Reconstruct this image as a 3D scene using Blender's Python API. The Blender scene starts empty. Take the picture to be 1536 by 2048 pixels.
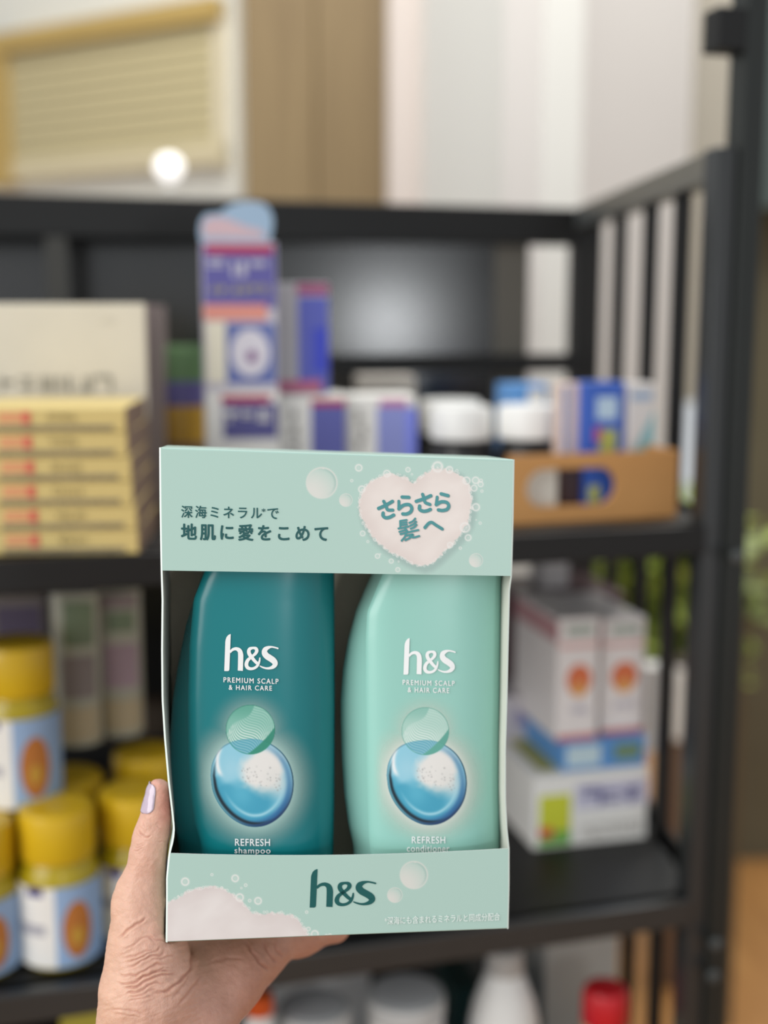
import bpy, bmesh, math, random
import numpy as np
from mathutils import Matrix, Vector, Euler

random.seed(7)
RNG = np.random.default_rng(11)
SC = bpy.context.scene
COL = SC.collection

# ------------------------------------------------------------------ camera
F_PX = 2500.0
CAM = np.array([0.0, 0.0, 1.45])
PITCH = math.atan(384 / F_PX)
FWD = np.array([0, math.cos(PITCH), -math.sin(PITCH)])
UP = np.array([0, math.sin(PITCH), math.cos(PITCH)])
cam_d = bpy.data.cameras.new('camera')
cam = bpy.data.objects.new('camera', cam_d)
COL.objects.link(cam)
cam.location = CAM
cam.rotation_euler = (math.pi / 2 - PITCH, 0, 0)
cam_d.sensor_fit = 'VERTICAL'
cam_d.sensor_height = 36.0
cam_d.lens = F_PX / 2048 * 36.0
cam_d.clip_start = 0.02
cam_d.dof.use_dof = True
cam_d.dof.focus_distance = 0.497
cam_d.dof.aperture_fstop = 4.0
SC.camera = cam

# ------------------------------------------------------------------ world, lights, exposure
SC.view_settings.view_transform = 'Standard'
SC.view_settings.look = 'None'
SC.view_settings.gamma = 1.0
SC.view_settings.use_curve_mapping = False
SC.view_settings.exposure = 0.17
w = bpy.data.worlds.new('world')
SC.world = w
w.use_nodes = True
bg = w.node_tree.nodes['Background']
bg.inputs[0].default_value = (0.93, 0.97, 1.0, 1)
bg.inputs[1].default_value = 0.56


def area(name, loc, target, sx, sy, power, col):
    d = bpy.data.lights.new(name, 'AREA')
    d.shape = 'RECTANGLE'
    d.size, d.size_y, d.energy, d.color = sx, sy, power, col
    o = bpy.data.objects.new(name, d)
    COL.objects.link(o)
    o.location = loc
    o.rotation_euler = (Vector(target) - Vector(loc)).to_track_quat('-Z', 'Y').to_euler()
    return o


area('window_light', (-1.22, -0.26, 1.85), (-0.04, 0.55, 1.32), 1.2, 1.4, 19.5, (1.0, 0.98, 0.95))
area('panel_glint_light', (0.54, -0.9, 1.44), (0.02, 1.58, 1.45), 0.14, 0.14, 2.2, (0.95, 0.98, 1.0))  # small light added for the bright reflection in the back panel
area('far_wall_fill', (0.1, 1.7, 3.3), (0.0, 2.9, 1.7), 1.8, 1.0, 40, (1.0, 0.97, 0.92))  # unseen fill added to brighten the far walls and blind
area('shrub_fill_light', (1.1, 3.3, 3.6), (0.9, 3.1, 0.5), 1.5, 1.5, 95, (1.0, 1.0, 0.96))  # unseen fill added above the shrubs in place of sky light


# ------------------------------------------------------------------ helpers
def lin(c):
    c = np.asarray(c, float) / 255.0
    return np.where(c <= 0.04045, c / 12.92, ((c + 0.055) / 1.055) ** 2.4)


def rgba(c):
    l = lin(c)
    return (float(l[0]), float(l[1]), float(l[2]), 1.0)


def P(px, py, Y):
    """point seen at pixel (px,py) at forward distance Y"""
    d = np.array([1, 0, 0]) * (px - 768) / F_PX + UP * (1024 - py) / F_PX + FWD
    return CAM + d * (Y / d[1])


MATS = {}


def mat(name, c, rough=0.5, metal=0.0, spec=0.5, var=0.06, scale=25.0, bump=0.0, sss=0.0, trans=0.0, coat=0.0, alpha=1.0):
    if name in MATS:
        return MATS[name]
    m = bpy.data.materials.new(name)
    m.use_nodes = True
    nt = m.node_tree
    b = nt.nodes['Principled BSDF']
    b.inputs['Roughness'].default_value = rough
    b.inputs['Metallic'].default_value = metal
    b.inputs['Specular IOR Level'].default_value = spec
    b.inputs['Coat Weight'].default_value = coat
    b.inputs['Transmission Weight'].default_value = trans
    b.inputs['Alpha'].default_value = alpha
    tc = nt.nodes.new('ShaderNodeTexCoord')
    n = nt.nodes.new('ShaderNodeTexNoise')
    n.inputs['Scale'].default_value = scale
    n.inputs['Detail'].default_value = 3
    nt.links.new(tc.outputs['Object'], n.inputs['Vector'])
    mx = nt.nodes.new('ShaderNodeMixRGB')
    col = rgba(c)
    mx.inputs['Color1'].default_value = tuple(max(0, v * (1 - var)) for v in col[:3]) + (1,)
    mx.inputs['Color2'].default_value = tuple(min(1, v * (1 + var)) for v in col[:3]) + (1,)
    nt.links.new(n.outputs['Fac'], mx.inputs['Fac'])
    nt.links.new(mx.outputs['Color'], b.inputs['Base Color'])
    if bump:
        bp = nt.nodes.new('ShaderNodeBump')
        bp.inputs['Strength'].default_value = bump
        bp.inputs['Distance'].default_value = 0.001
        nt.links.new(n.outputs['Fac'], bp.inputs['Height'])
        nt.links.new(bp.outputs['Normal'], b.inputs['Normal'])
    if sss:
        b.inputs['Subsurface Weight'].default_value = sss
        b.inputs['Subsurface Radius'].default_value = (0.004, 0.0015, 0.0008)
        b.inputs['Subsurface Scale'].default_value = 1.0
    MATS[name] = m
    return m


def mat_attr(name, rough=0.4, spec=0.5, sss=0.0, bump=0.0, bscale=900.0, use_alpha=False):
    m = bpy.data.materials.new(name)
    m.use_nodes = True
    nt = m.node_tree
    b = nt.nodes['Principled BSDF']
    b.inputs['Roughness'].default_value = rough
    b.inputs['Specular IOR Level'].default_value = spec
    a = nt.nodes.new('ShaderNodeVertexColor')
    a.layer_name = 'Col'
    nt.links.new(a.outputs['Color'], b.inputs['Base Color'])
    if use_alpha:
        nt.links.new(a.outputs['Alpha'], b.inputs['Alpha'])
    if sss:
        b.inputs['Subsurface Weight'].default_value = sss
        b.inputs['Subsurface Radius'].default_value = (0.005, 0.002, 0.001)
        b.inputs['Subsurface Scale'].default_value = 1.0
    if bump:
        tc = nt.nodes.new('ShaderNodeTexCoord')
        n = nt.nodes.new('ShaderNodeTexVoronoi')
        n.inputs['Scale'].default_value = bscale
        nt.links.new(tc.outputs['Object'], n.inputs['Vector'])
        bp = nt.nodes.new('ShaderNodeBump')
        bp.inputs['Strength'].default_value = bump
        bp.inputs['Distance'].default_value = 0.0004
        nt.links.new(n.outputs['Distance'], bp.inputs['Height'])
        nt.links.new(bp.outputs['Normal'], b.inputs['Normal'])
    return m


def link(name, me, m=None, parent=None, smooth=False):
    o = bpy.data.objects.new(name, me)
    COL.objects.link(o)
    if m is not None and not me.materials:
        me.materials.append(m)
    if parent is not None:
        o.parent = parent
    if smooth:
        me.polygons.foreach_set('use_smooth', [True] * len(me.polygons))
    return o


def tag(o, label, cat, group=None, kind=None):
    if label:
        o['label'] = label
    if cat:
        o['category'] = cat
    if group:
        o['group'] = group
    if kind:
        o['kind'] = kind
    return o


def empty(name, loc, rz=0.0, label=None, cat=None, group=None):
    o = bpy.data.objects.new(name, None)
    COL.objects.link(o)
    o.location = tuple(float(v) for v in loc)
    o.rotation_euler = (0, 0, rz)
    o.empty_display_size = 0.02
    return tag(o, label, cat, group)


def pymesh(name, vs, fs):
    me = bpy.data.meshes.new(name)
    me.from_pydata([tuple(map(float, v)) for v in vs], [], fs)
    me.update()
    return me


def bm_box(bm, lo, hi, bev=0.0, M=None):
    r = bmesh.ops.create_cube(bm, size=1.0)
    c = [(lo[i] + hi[i]) / 2 for i in range(3)]
    s = [abs(hi[i] - lo[i]) for i in range(3)]
    for v in r['verts']:
        v.co = Vector((c[0] + v.co.x * s[0], c[1] + v.co.y * s[1], c[2] + v.co.z * s[2]))
    if bev > 0:
        es = list({e for v in r['verts'] for e in v.link_edges})
        rr = bmesh.ops.bevel(bm, geom=es, offset=bev, segments=2, affect='EDGES', profile=0.5)
    if M is not None:
        vs = bm.verts if bev > 0 else r['verts']
        bmesh.ops.transform(bm, matrix=M, verts=list(vs))


def bm_mesh(name, bm):
    me = bpy.data.meshes.new(name)
    bm.to_mesh(me)
    bm.free()
    return me


def box(name, lo, hi, m, parent=None, bev=0.0, smooth=False):
    bm = bmesh.new()
    bm_box(bm, lo, hi, bev)
    return link(name, bm_mesh(name, bm), m, parent, smooth)


def bar(name, a, b, wx, wy, m, parent=None, bev=0.0015, up=(0, 0, 1)):
    """rectangular bar between two points"""
    a, b = Vector(tuple(map(float, a))), Vector(tuple(map(float, b)))
    d = (b - a)
    L = d.length
    z = d.normalized()
    u = Vector(up)
    x = u.cross(z)
    if x.length < 1e-4:
        x = Vector((math.cos(R_RACK), math.sin(R_RACK), 0))
        x = (x - z * x.dot(z))
    x.normalize()
    y = z.cross(x)
    M = Matrix(((x.x, y.x, z.x, a.x), (x.y, y.y, z.y, a.y), (x.z, y.z, z.z, a.z), (0, 0, 0, 1)))
    bm = bmesh.new()
    bm_box(bm, (-wx / 2, -wy / 2, 0), (wx / 2, wy / 2, L), bev, M)
    return link(name, bm_mesh(name, bm), m, parent)


def mark_sharp(me, ang):
    bm = bmesh.new()
    bm.from_mesh(me)
    for e in bm.edges:
        e.smooth = len(e.link_faces) != 2 or e.calc_face_angle(0.0) < ang
    bm.to_mesh(me)
    bm.free()


def lathe(name, prof, m, parent=None, n=40, loc=(0, 0, 0), smooth=True, ribs=0, ribd=0.0):
    vs, fs = [], []
    for (r, z) in prof:
        for k in range(n):
            a = 2 * math.pi * k / n
            rr = r * (1 - (ribd if (ribs and k % 2) else 0))
            vs.append((loc[0] + rr * math.cos(a), loc[1] + rr * math.sin(a), loc[2] + z))
    for i in range(len(prof) - 1):
        for k in range(n):
            fs.append((i * n + k, i * n + (k + 1) % n, (i + 1) * n + (k + 1) % n, (i + 1) * n + k))
    fs.append(tuple(range(n))[::-1])
    fs.append(tuple(range((len(prof) - 1) * n, len(prof) * n)))
    me = pymesh(name, vs, fs)
    o = link(name, me, m, parent, smooth)
    if smooth:
        mark_sharp(me, math.radians(40))
    return o


def catmull(pts, n=8):
    p = np.asarray(pts, float)
    q = np.vstack([2 * p[0] - p[1], p, 2 * p[-1] - p[-2]])
    out = []
    for i in range(len(p) - 1):
        for t in np.linspace(0, 1, n, endpoint=False):
            a, b, c, d = q[i:i + 4]
            out.append(0.5 * (2 * b + (c - a) * t + (2 * a - 5 * b + 4 * c - d) * t ** 2 + (3 * b - 3 * c + d - a) * t ** 3))
    out.append(p[-1])
    return np.array(out)


class Flat:
    """collects flat 2-D outlines (pixel units of a drawing) that become a print mesh"""
    def __init__(s):
        s.v, s.f, s.k = [], [], 0

    def ribbon(s, pts, n=8, cap=True):
        c = catmull(pts, n)              # x,y,w
        d = np.gradient(c[:, :2], axis=0)
        d /= np.linalg.norm(d, axis=1)[:, None] + 1e-9
        nn = np.stack([-d[:, 1], d[:, 0]], 1)
        L = c[:, :2] + nn * c[:, 2:] / 2
        R = c[:, :2] - nn * c[:, 2:] / 2
        b = len(s.v)
        for l, r in zip(L, R):
            s.v += [tuple(l), tuple(r)]
        for i in range(len(c) - 1):
            s.f.append((b + 2 * i, b + 2 * i + 1, b + 2 * i + 3, b + 2 * i + 2))
        if cap:
            for k in (0, -1):
                s.disc(c[k, 0], c[k, 1], c[k, 2] / 2, 12)

    def disc(s, x, y, r, n=16):
        b = len(s.v)
        s.v += [(x + r * math.cos(2 * math.pi * k / n), y + r * math.sin(2 * math.pi * k / n)) for k in range(n)]
        s.f.append(tuple(range(b, b + n)))

    def quad(s, x0, y0, x1, y1):
        b = len(s.v)
        s.v += [(x0, y0), (x1, y0), (x1, y1), (x0, y1)]
        s.f.append((b, b + 1, b + 2, b + 3))

    def poly(s, pts):
        b = len(s.v)
        bm = bmesh.new()
        vs = [bm.verts.new((x, y, 0)) for x, y in pts]
        f = bm.faces.new(vs)
        bmesh.ops.triangulate(bm, faces=[f])
        bm.verts.index_update()
        s.v += [(v.co.x, v.co.y) for v in bm.verts]
        s.f += [tuple(b + v.index for v in f.verts) for f in bm.faces]
        bm.free()


TEXTS = {}


def text_load(bodies):
    """outlines of all lettering, taken once while the scene is still almost empty"""
    for body, spacing in bodies:
        cu = bpy.data.curves.new('lettering_outline', 'FONT')
        cu.body = body
        cu.size = 1.0
        cu.space_character = spacing
        cu.resolution_u = 4
        o = bpy.data.objects.new('lettering_outline', cu)
        COL.objects.link(o)
        bpy.context.view_layer.update()
        me = o.to_mesh()
        n = len(me.vertices)
        co = np.empty(n * 3)
        me.vertices.foreach_get('co', co)
        co = co.reshape(-1, 3)[:, :2].copy()
        co[:, 1] *= -1
        TEXTS[(body, spacing)] = (co, [tuple(p.vertices) for p in me.polygons])
        o.to_mesh_clear()
        bpy.data.objects.remove(o)


text_load([('深海ミネラル', 1.3), ('*', 1.0), ('で', 1.0), ('地肌に愛をこめて', 1.35), ('*深海にも含まれるミネラルと同成分配合', 1.0),
           ('PREMIUM SCALP', 1.25), ('& HAIR CARE', 1.25), ('REFRESH', 1.12), ('shampoo', 1.12), ('conditioner', 1.1)])


def text_flat(body, bold=0.0, spacing=1.0):
    co, fs = TEXTS[(body, spacing)]
    if bold:                       # heavier weight: overlay slightly shifted copies
        n = len(co)
        cs, ff = [], []
        for k in range(6):
            a = math.pi / 3 * k
            cs.append(co + np.array([math.cos(a), math.sin(a)]) * bold)
            ff += [tuple(i + k * n for i in f) for f in fs]
        co, fs = np.concatenate(cs), ff
    return co, fs


def fit(co, x0, y0, x1, y1, slope=0.0):
    """scale 2-D outline coordinates into a pixel box"""
    co = np.asarray(co, float)
    lo, hi = co.min(0), co.max(0)
    u = (co - lo) / (hi - lo)
    x = x0 + u[:, 0] * (x1 - x0)
    y = y0 + u[:, 1] * (y1 - y0) + slope * (x - (x0 + x1) / 2)
    return np.stack([x, y], 1)


def smooth01(x, a, b):
    t = np.clip((x - a) / (b - a), 0, 1)
    return t * t * (3 - 2 * t)


def poly_sdf(X, Y, pts):
    """signed distance, negative inside"""
    p = np.asarray(pts, float)
    d = np.full(X.shape, 1e18)
    ins = np.zeros(X.shape, bool)
    for i in range(len(p)):
        a, b = p[i], p[(i + 1) % len(p)]
        e = b - a
        t = np.clip(((X - a[0]) * e[0] + (Y - a[1]) * e[1]) / (e @ e + 1e-12), 0, 1)
        d = np.minimum(d, (X - a[0] - t * e[0]) ** 2 + (Y - a[1] - t * e[1]) ** 2)
        if a[1] != b[1]:
            ins ^= ((a[1] > Y) != (b[1] > Y)) & (X < (b[0] - a[0]) * (Y - a[1]) / (b[1] - a[1]) + a[0])
    d = np.sqrt(d)
    return np.where(ins, -d, d)


def vnoise(X, Y, s, seed=0):
    """cheap smooth value noise"""
    r = np.random.default_rng(seed)
    T = r.random((64, 64))
    x, y = X / s, Y / s
    i, j = np.floor(x).astype(int), np.floor(y).astype(int)
    u, v = x - i, y - j
    u, v = u * u * (3 - 2 * u), v * v * (3 - 2 * v)
    g = lambda a, b: T[a % 64, b % 64]
    return (g(i, j) * (1 - u) + g(i + 1, j) * u) * (1 - v) + (g(i, j + 1) * (1 - u) + g(i + 1, j + 1) * u) * v


def set_cols(me, cols):
    a = me.color_attributes.new('Col', 'FLOAT_COLOR', 'POINT')
    a.data.foreach_set('color', np.ascontiguousarray(cols, dtype=np.float32).ravel())


def grid_faces(nu, nv):
    i, j = np.meshgrid(np.arange(nu - 1), np.arange(nv - 1), indexing='ij')
    a = (i * nv + j).ravel()
    return np.stack([a, a + 1, a + nv + 1, a + nv], 1)


def fast_mesh(name, V, Fq):
    me = bpy.data.meshes.new(name)
    n, m = len(V), len(Fq)
    k = Fq.shape[1]
    me.vertices.add(n)
    me.vertices.foreach_set('co', np.ascontiguousarray(V, dtype=np.float32).ravel())
    me.loops.add(m * k)
    me.loops.foreach_set('vertex_index', np.ascontiguousarray(Fq, dtype=np.int32).ravel())
    me.polygons.add(m)
    me.polygons.foreach_set('loop_start', np.arange(0, m * k, k, dtype=np.int32))
    me.update(calc_edges=True)
    me.validate()
    return me


# ------------------------------------------------------------------ common materials
R_RACK = math.radians(16)
M_BLACK = mat('black_powder_coat', (24, 24, 24), 0.48, 0.0, 0.35, 0.10, 60, 0.05)
M_BOARD = mat('black_shelf_board', (21, 21, 21), 0.5, 0.0, 0.3, 0.12, 8)
M_PANEL = mat('black_gloss_panel', (12, 12, 12), 0.19, 0.0, 1.0, 0.05, 3)
M_WHITE = mat('white_card', (236, 234, 229), 0.5)
M_CREAM = mat('cream_card', (214, 206, 188), 0.55)
M_YELLOWCARD = mat('yellow_card', (206, 184, 118), 0.55)
M_GREYINK = mat('grey_ink', (112, 104, 96), 0.5)
M_REDINK = mat('red_ink', (205, 92, 76), 0.5)
M_NAVY = mat('navy_ink', (52, 52, 128), 0.5)
M_BLUE = mat('blue_ink', (58, 84, 176), 0.45)
M_CRIMSON = mat('crimson_ink', (178, 44, 78), 0.5)
M_MAROON = mat('maroon_film', (92, 62, 66), 0.4)
M_BROWN = mat('brown_card', (122, 98, 80), 0.6)
M_PINK = mat('pink_ink', (222, 146, 132), 0.5)
M_LILAC = mat('lilac_card', (176, 172, 204), 0.5)
M_LIME = mat('lime_ink', (206, 210, 58), 0.5)
M_GREEN = mat('green_ink', (84, 138, 70), 0.5)
M_ORANGE = mat('orange_ink', (222, 118, 76), 0.5)
M_KRAFT = mat('kraft_cardboard', (196, 144, 88), 0.7, 0, 0.3, 0.08, 40)
M_YLID = mat('yellow_plastic', (216, 178, 30), 0.32, 0, 0.5, 0.05)
M_AMBER = mat('amber_jar_plastic', (176, 156, 24), 0.25, 0, 0.5, 0.12, 60)
M_PALEBLUE = mat('pale_blue_print', (150, 178, 214), 0.5)
M_BEAR = mat('orange_brown_print', (190, 118, 52), 0.55)
M_SILVER = mat('grey_plastic', (204, 206, 206), 0.4)
M_RED = mat('red_plastic', (206, 30, 40), 0.35)
M_WPLASTIC = mat('white_plastic', (244, 244, 241), 0.35)
M_SKYB = mat('sky_blue_print', (92, 148, 208), 0.45)

# ------------------------------------------------------------------ setting
FLOOR = link('floor', pymesh('floor', [(-4, -2, 0), (5, -2, 0), (5, 8, 0), (-4, 8, 0)], [(0, 1, 2, 3)]), None)
tag(FLOOR, 'warm brown wooden floor beyond the black rack', None, kind='structure')


def wood(name, c1, c2, stretch, rough=0.45):
    m = bpy.data.materials.new(name)
    m.use_nodes = True
    nt = m.node_tree
    b = nt.nodes['Principled BSDF']
    b.inputs['Roughness'].default_value = rough
    tc = nt.nodes.new('ShaderNodeTexCoord')
    mp = nt.nodes.new('ShaderNodeMapping')
    mp.inputs['Scale'].default_value = stretch
    n = nt.nodes.new('ShaderNodeTexNoise')
    n.inputs['Scale'].default_value = 4
    n.inputs['Detail'].default_value = 6
    n.inputs['Distortion'].default_value = 0.6
    r = nt.nodes.new('ShaderNodeValToRGB')
    r.color_ramp.elements[0].position = 0.3
    r.color_ramp.elements[1].position = 0.7
    r.color_ramp.elements[0].color = rgba(c1)
    r.color_ramp.elements[1].color = rgba(c2)
    nt.links.new(tc.outputs['Object'], mp.inputs['Vector'])
    nt.links.new(mp.outputs['Vector'], n.inputs['Vector'])
    nt.links.new(n.outputs['Fac'], r.inputs['Fac'])
    nt.links.new(r.outputs['Color'], b.inputs['Base Color'])
    return m


FLOOR.data.materials.append(wood('floor_wood', (150, 104, 58), (178, 130, 76), (8, 0.6, 1), 0.4))


class VPlane:
    """vertical plane through point o along horizontal heading direction d"""
    def __init__(s, o, d):
        s.o = np.array([o[0], o[1]])
        d = np.array(d, float)
        s.d = d / np.linalg.norm(d)
        s.n = np.array([-s.d[1], s.d[0]])
        if s.n @ (-s.o) < 0:
            s.n = -s.n            # faces the camera

    def hit(s, px, py):
        d = np.array([1, 0, 0]) * (px - 768) / F_PX + UP * (1024 - py) / F_PX + FWD
        t = (s.o @ s.n - CAM[:2] @ s.n) / (d[:2] @ s.n)
        p = CAM + d * t
        return (p[:2] - s.o) @ s.d, p[2]          # along, height

    def slab(s, name, a0, a1, z0, z1, off0, off1, m, parent=None, bev=0.0):
        """box from along a0..a1, height z0..z1, offsets towards the viewer off0..off1"""
        x, y = s.d, s.n
        M = Matrix(((x[0], y[0], 0, s.o[0]), (x[1], y[1], 0, s.o[1]), (0, 0, 1, 0), (0, 0, 0, 1)))
        bm = bmesh.new()
        bm_box(bm, (a0, off0, z0), (a1, off1, z1), bev, M)
        me = bm_mesh(name, bm)
        bmx = bmesh.new()
        bmx.from_mesh(me)
        bmesh.ops.recalc_face_normals(bmx, faces=bmx.faces)
        bmx.to_mesh(me)
        bmx.free()
        return link(name, me, m, parent)


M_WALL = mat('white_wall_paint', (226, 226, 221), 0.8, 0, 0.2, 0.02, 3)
M_WALLSHADE = mat('shaded_white_wall', (212, 208, 204), 0.8, 0, 0.2, 0.02, 3)  # same white wall, greyed so its colour carries the shade
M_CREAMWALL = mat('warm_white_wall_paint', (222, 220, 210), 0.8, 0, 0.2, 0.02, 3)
M_BLIND = mat('pale_yellow_blind', (198, 186, 146), 0.8, 0, 0.2, 0.06, 2)
M_BLINDFR = mat('yellow_wood_frame', (184, 156, 92), 0.5, 0, 0.4, 0.08, 6)

# left wall with the blind window
hd = math.radians(-58)
WL = VPlane(P(470, 200, 3.0)[:2], (math.sin(hd), math.cos(hd)))
a_r, _ = WL.hit(478, 200)
a_l, _ = WL.hit(-260, 200)
wl = WL.slab('wall_left', min(a_r, a_l), max(a_r, a_l) + 1.0, 0, 3.4, -0.1, 0, M_CREAMWALL)
tag(wl, 'warm white far wall holding the pale yellow blind', None, kind='structure')
win = empty('window_1', (WL.o[0], WL.o[1], 0))
tag(win, 'window with a drawn pale yellow blind and yellow wooden frame', None, kind='structure')
aL, zt = WL.hit(30, 112)
aR, _ = WL.hit(436, 84)
_, zb = WL.hit(300, 300)
aL, aR = max(aL, aR), min(aL, aR)


def sub(o, par):
    o.parent = par
    o.matrix_parent_inverse = Matrix.Translation(par.location).inverted()
    return o


nsl = 9
for k in range(nsl):
    za = zb + (zt - zb) * k / nsl
    zc = zb + (zt - zb) * (k + 1) / nsl - 0.004
    sub(WL.slab('blind_slat', aR, aL, za, zc, 0.012 + 0.001 * (k % 2), 0.024 + 0.001 * (k % 2), M_BLIND), win)
sub(WL.slab('window_frame', aL, aL + 0.09, zb - 0.06, zt + 0.05, 0, 0.04, M_BLINDFR), win)
sub(WL.slab('window_frame', aR - 0.03, aR, zb - 0.06, zt + 0.05, 0, 0.022, mat('pale_frame_paint', (214, 204, 178), .6)), win)
sub(WL.slab('window_frame', aR - 0.03, aL + 0.09, zt, zt + 0.05, 0, 0.045, M_BLINDFR), win)
sub(WL.slab('window_sill', aR - 0.03, aL + 0.09, zb - 0.05, zb, 0, 0.03, mat('tan_sill_paint', (206, 194, 160), .6)), win)
lp = P(338, 334, 2.75)  # glowing globe added to give the bright spot under the blind
lamp = empty('bright_spot_globe', tuple(lp), 0, 'small lit white globe added as the bright spot under the blind', 'lamp')
gl = bpy.data.materials.new('lit_globe')
gl.use_nodes = True
gl.node_tree.nodes['Principled BSDF'].inputs['Emission Color'].default_value = (1, .98, .95, 1)
gl.node_tree.nodes['Principled BSDF'].inputs['Emission Strength'].default_value = 1.1
lathe('globe', [(.003 + .026 * math.sin(math.pi * q / 12), -.026 * math.cos(math.pi * q / 12)) for q in range(13)], gl, lamp, 24)
lathe('bracket', [(.012, -.05), (.014, -.045), (.006, -.032)], M_SILVER, lamp, 16)
_n = WL.n
bar('bracket_arm', (0, 0, -.045), tuple(-np.array([_n[0], _n[1], 0]) * ((lp[:2] - WL.o) @ WL.n) + np.array([0, 0, -.045])), .008, .008, M_SILVER, lamp, 0)

# wooden door leaf, straight ahead
WD = VPlane(P(630, 200, 2.95)[:2], (1, -0.06))
d0, _ = WD.hit(487, 200)
d1, _ = WD.hit(776, 200)
M_DOOR = wood('door_oak', (122, 101, 67), (140, 119, 82), (10, 10, 0.5), 0.5)
door = empty('door_1', (WD.o[0], WD.o[1], 0))
tag(door, 'light oak door panel standing between two pale walls', None, kind='structure')
nb = 2
for k in range(nb):
    sub(WD.slab('door_board', d0 + (d1 - d0) * k / nb + (0.002 if k else 0), d0 + (d1 - d0) * (k + 1) / nb, 0, 3.2, -0.05, 0, M_DOOR, bev=0.003), door)
# white walls on the right: a return strip, a lit face and a face greyed as painted shade meeting in a corner
WR0 = VPlane(P(815, 200, 2.85)[:2], (1, 0.05))
s0, _ = WR0.hit(777, 200)
s1, _ = WR0.hit(862, 200)
tag(WR0.slab('wall_back', s0, s1, 0, 3.4, -0.1, 0, mat('pinkish_white_wall_paint', (216, 206, 200), 0.8, 0, 0.2, 0.02, 3)), 'narrow pinkish white wall strip beside the oak door', None, kind='structure')
cor = P(1086, 200, 2.3)
WR1 = VPlane(cor[:2], (P(850, 200, 2.8)[:2] - cor[:2]))
r1, _ = WR1.hit(846, 200)
_, zlow = WR1.hit(1086, 960)
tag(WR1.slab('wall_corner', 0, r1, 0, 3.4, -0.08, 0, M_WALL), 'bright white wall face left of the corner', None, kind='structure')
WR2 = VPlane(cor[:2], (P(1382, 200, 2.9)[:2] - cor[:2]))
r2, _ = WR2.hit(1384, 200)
tag(WR2.slab('wall_right', 0, r2, zlow, 3.4, -0.08, 0, M_WALLSHADE), 'white wall face right of the corner, coloured greyer as shade', None, kind='structure')
# garden side: beige pillar and a dark green glazed frame at the far right
WP = VPlane(P(1440, 500, 3.1)[:2], (1, 0.1))
p0, _ = WP.hit(1370, 500)
p1, _ = WP.hit(1500, 500)
tag(WP.slab('wall_garden', p0, p1, 1.45 - 0.2, 3.4, -0.1, 0, mat('beige_render', (176, 170, 158), 0.8, 0, 0.2, 0.05, 6)), 'beige wall strip seen past the rack post', None, kind='structure')
p2, _ = WP.hit(1482, 500)
p3, _ = WP.hit(1700, 500)
tag(WP.slab('wall_garden_low', p2, p3, 0, 2.0, -0.25, -0.1, mat('olive_render', (104, 98, 80), 0.8, 0, 0.2, 0.15, 5)), 'olive brown outdoor wall at the right edge', None, kind='structure')

a0_, _ = WP.hit(1498, 100)
a1_, zb_ = WP.hit(1580, 420)
tag(WP.slab('trim_1', a0_, a1_ + .3, zb_, 3.4, -0.05, 0.06, mat('dark_green_frame_paint', (66, 76, 73), .35)), 'dark green frame at the top right edge', None, kind='structure')
# ------------------------------------------------------------------ rack
E1 = np.array([math.cos(R_RACK), math.sin(R_RACK)])
pd = math.radians(-3)
E2 = np.array([math.sin(pd), math.cos(pd)])
FR = P(1450, 640, 1.05)[:2]            # front right post centre
RACK_W, RACK_D = 0.98, 0.58
ZTOP = P(1450, 296, 1.05)[2]
ZU = P(1405, 1046, 1.05)[2]
ZL = P(1405, 1786, 1.05)[2]
ZB = ZL - 0.31


def S(a, b, z):
    """rack point: a to the left along the front, b backwards"""
    p = FR - E1 * a + E2 * b
    return np.array([p[0], p[1], z])


M_RAILGLOSS = mat('grey_black_satin_paint', (44, 46, 47), 0.3, 0, 0.7, 0.1, 50)
rack = empty('storage_rack', (0, 0, 0), 0, 'tall black metal storage rack with barred side and dark back panel', 'shelf')
PW = 0.030
bar('post', S(-0.0115, 0, 0), S(-0.0115, 0, 2.05), 0.020, 0.026, mat('green_black_paint', (30, 34, 32), 0.42, 0, 0.45, 0.1, 40), rack)
bar('side_stile', S(0.0085, 0.004, 0), S(0.0085, 0.004, ZTOP), 0.019, 0.022, M_RAILGLOSS, rack)
bar('post', S(0, RACK_D, 0), S(0, RACK_D, ZTOP), PW * 0.9, PW * 0.9, M_BLACK, rack)
bar('post', S(RACK_W, 0, 0), S(RACK_W, 0, 2.05), PW, PW, M_BLACK, rack)
bar('post', S(RACK_W, RACK_D, 0), S(RACK_W, RACK_D, ZTOP), PW * 0.9, PW * 0.9, M_BLACK, rack)
bar('top_rail', S(0, 0.01, ZTOP - 0.011), S(0, RACK_D, ZTOP - 0.011), 0.022, 0.026, mat('rail_sheen_grey', (84, 87, 87), 0.3, 0, 0.8, 0.08, 50), rack)  # lighter colour stands in for the white reflection on this rail
bar('top_rail', S(0, RACK_D, ZTOP - 0.022), S(RACK_W, RACK_D, ZTOP - 0.022), 0.02, 0.046, M_BLACK, rack)
bar('top_rail', S(RACK_W, 0, ZTOP - 0.011), S(RACK_W, RACK_D, ZTOP - 0.011), 0.022, 0.026, M_RAILGLOSS, rack)
# bracket stub at the top of the front post
bar('bracket', S(0.011, 0, P(1420, 108, 1.05)[2]), S(0.011, 0, P(1420, 22, 1.05)[2]), 0.026, 0.025, M_BLACK, rack)
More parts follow.
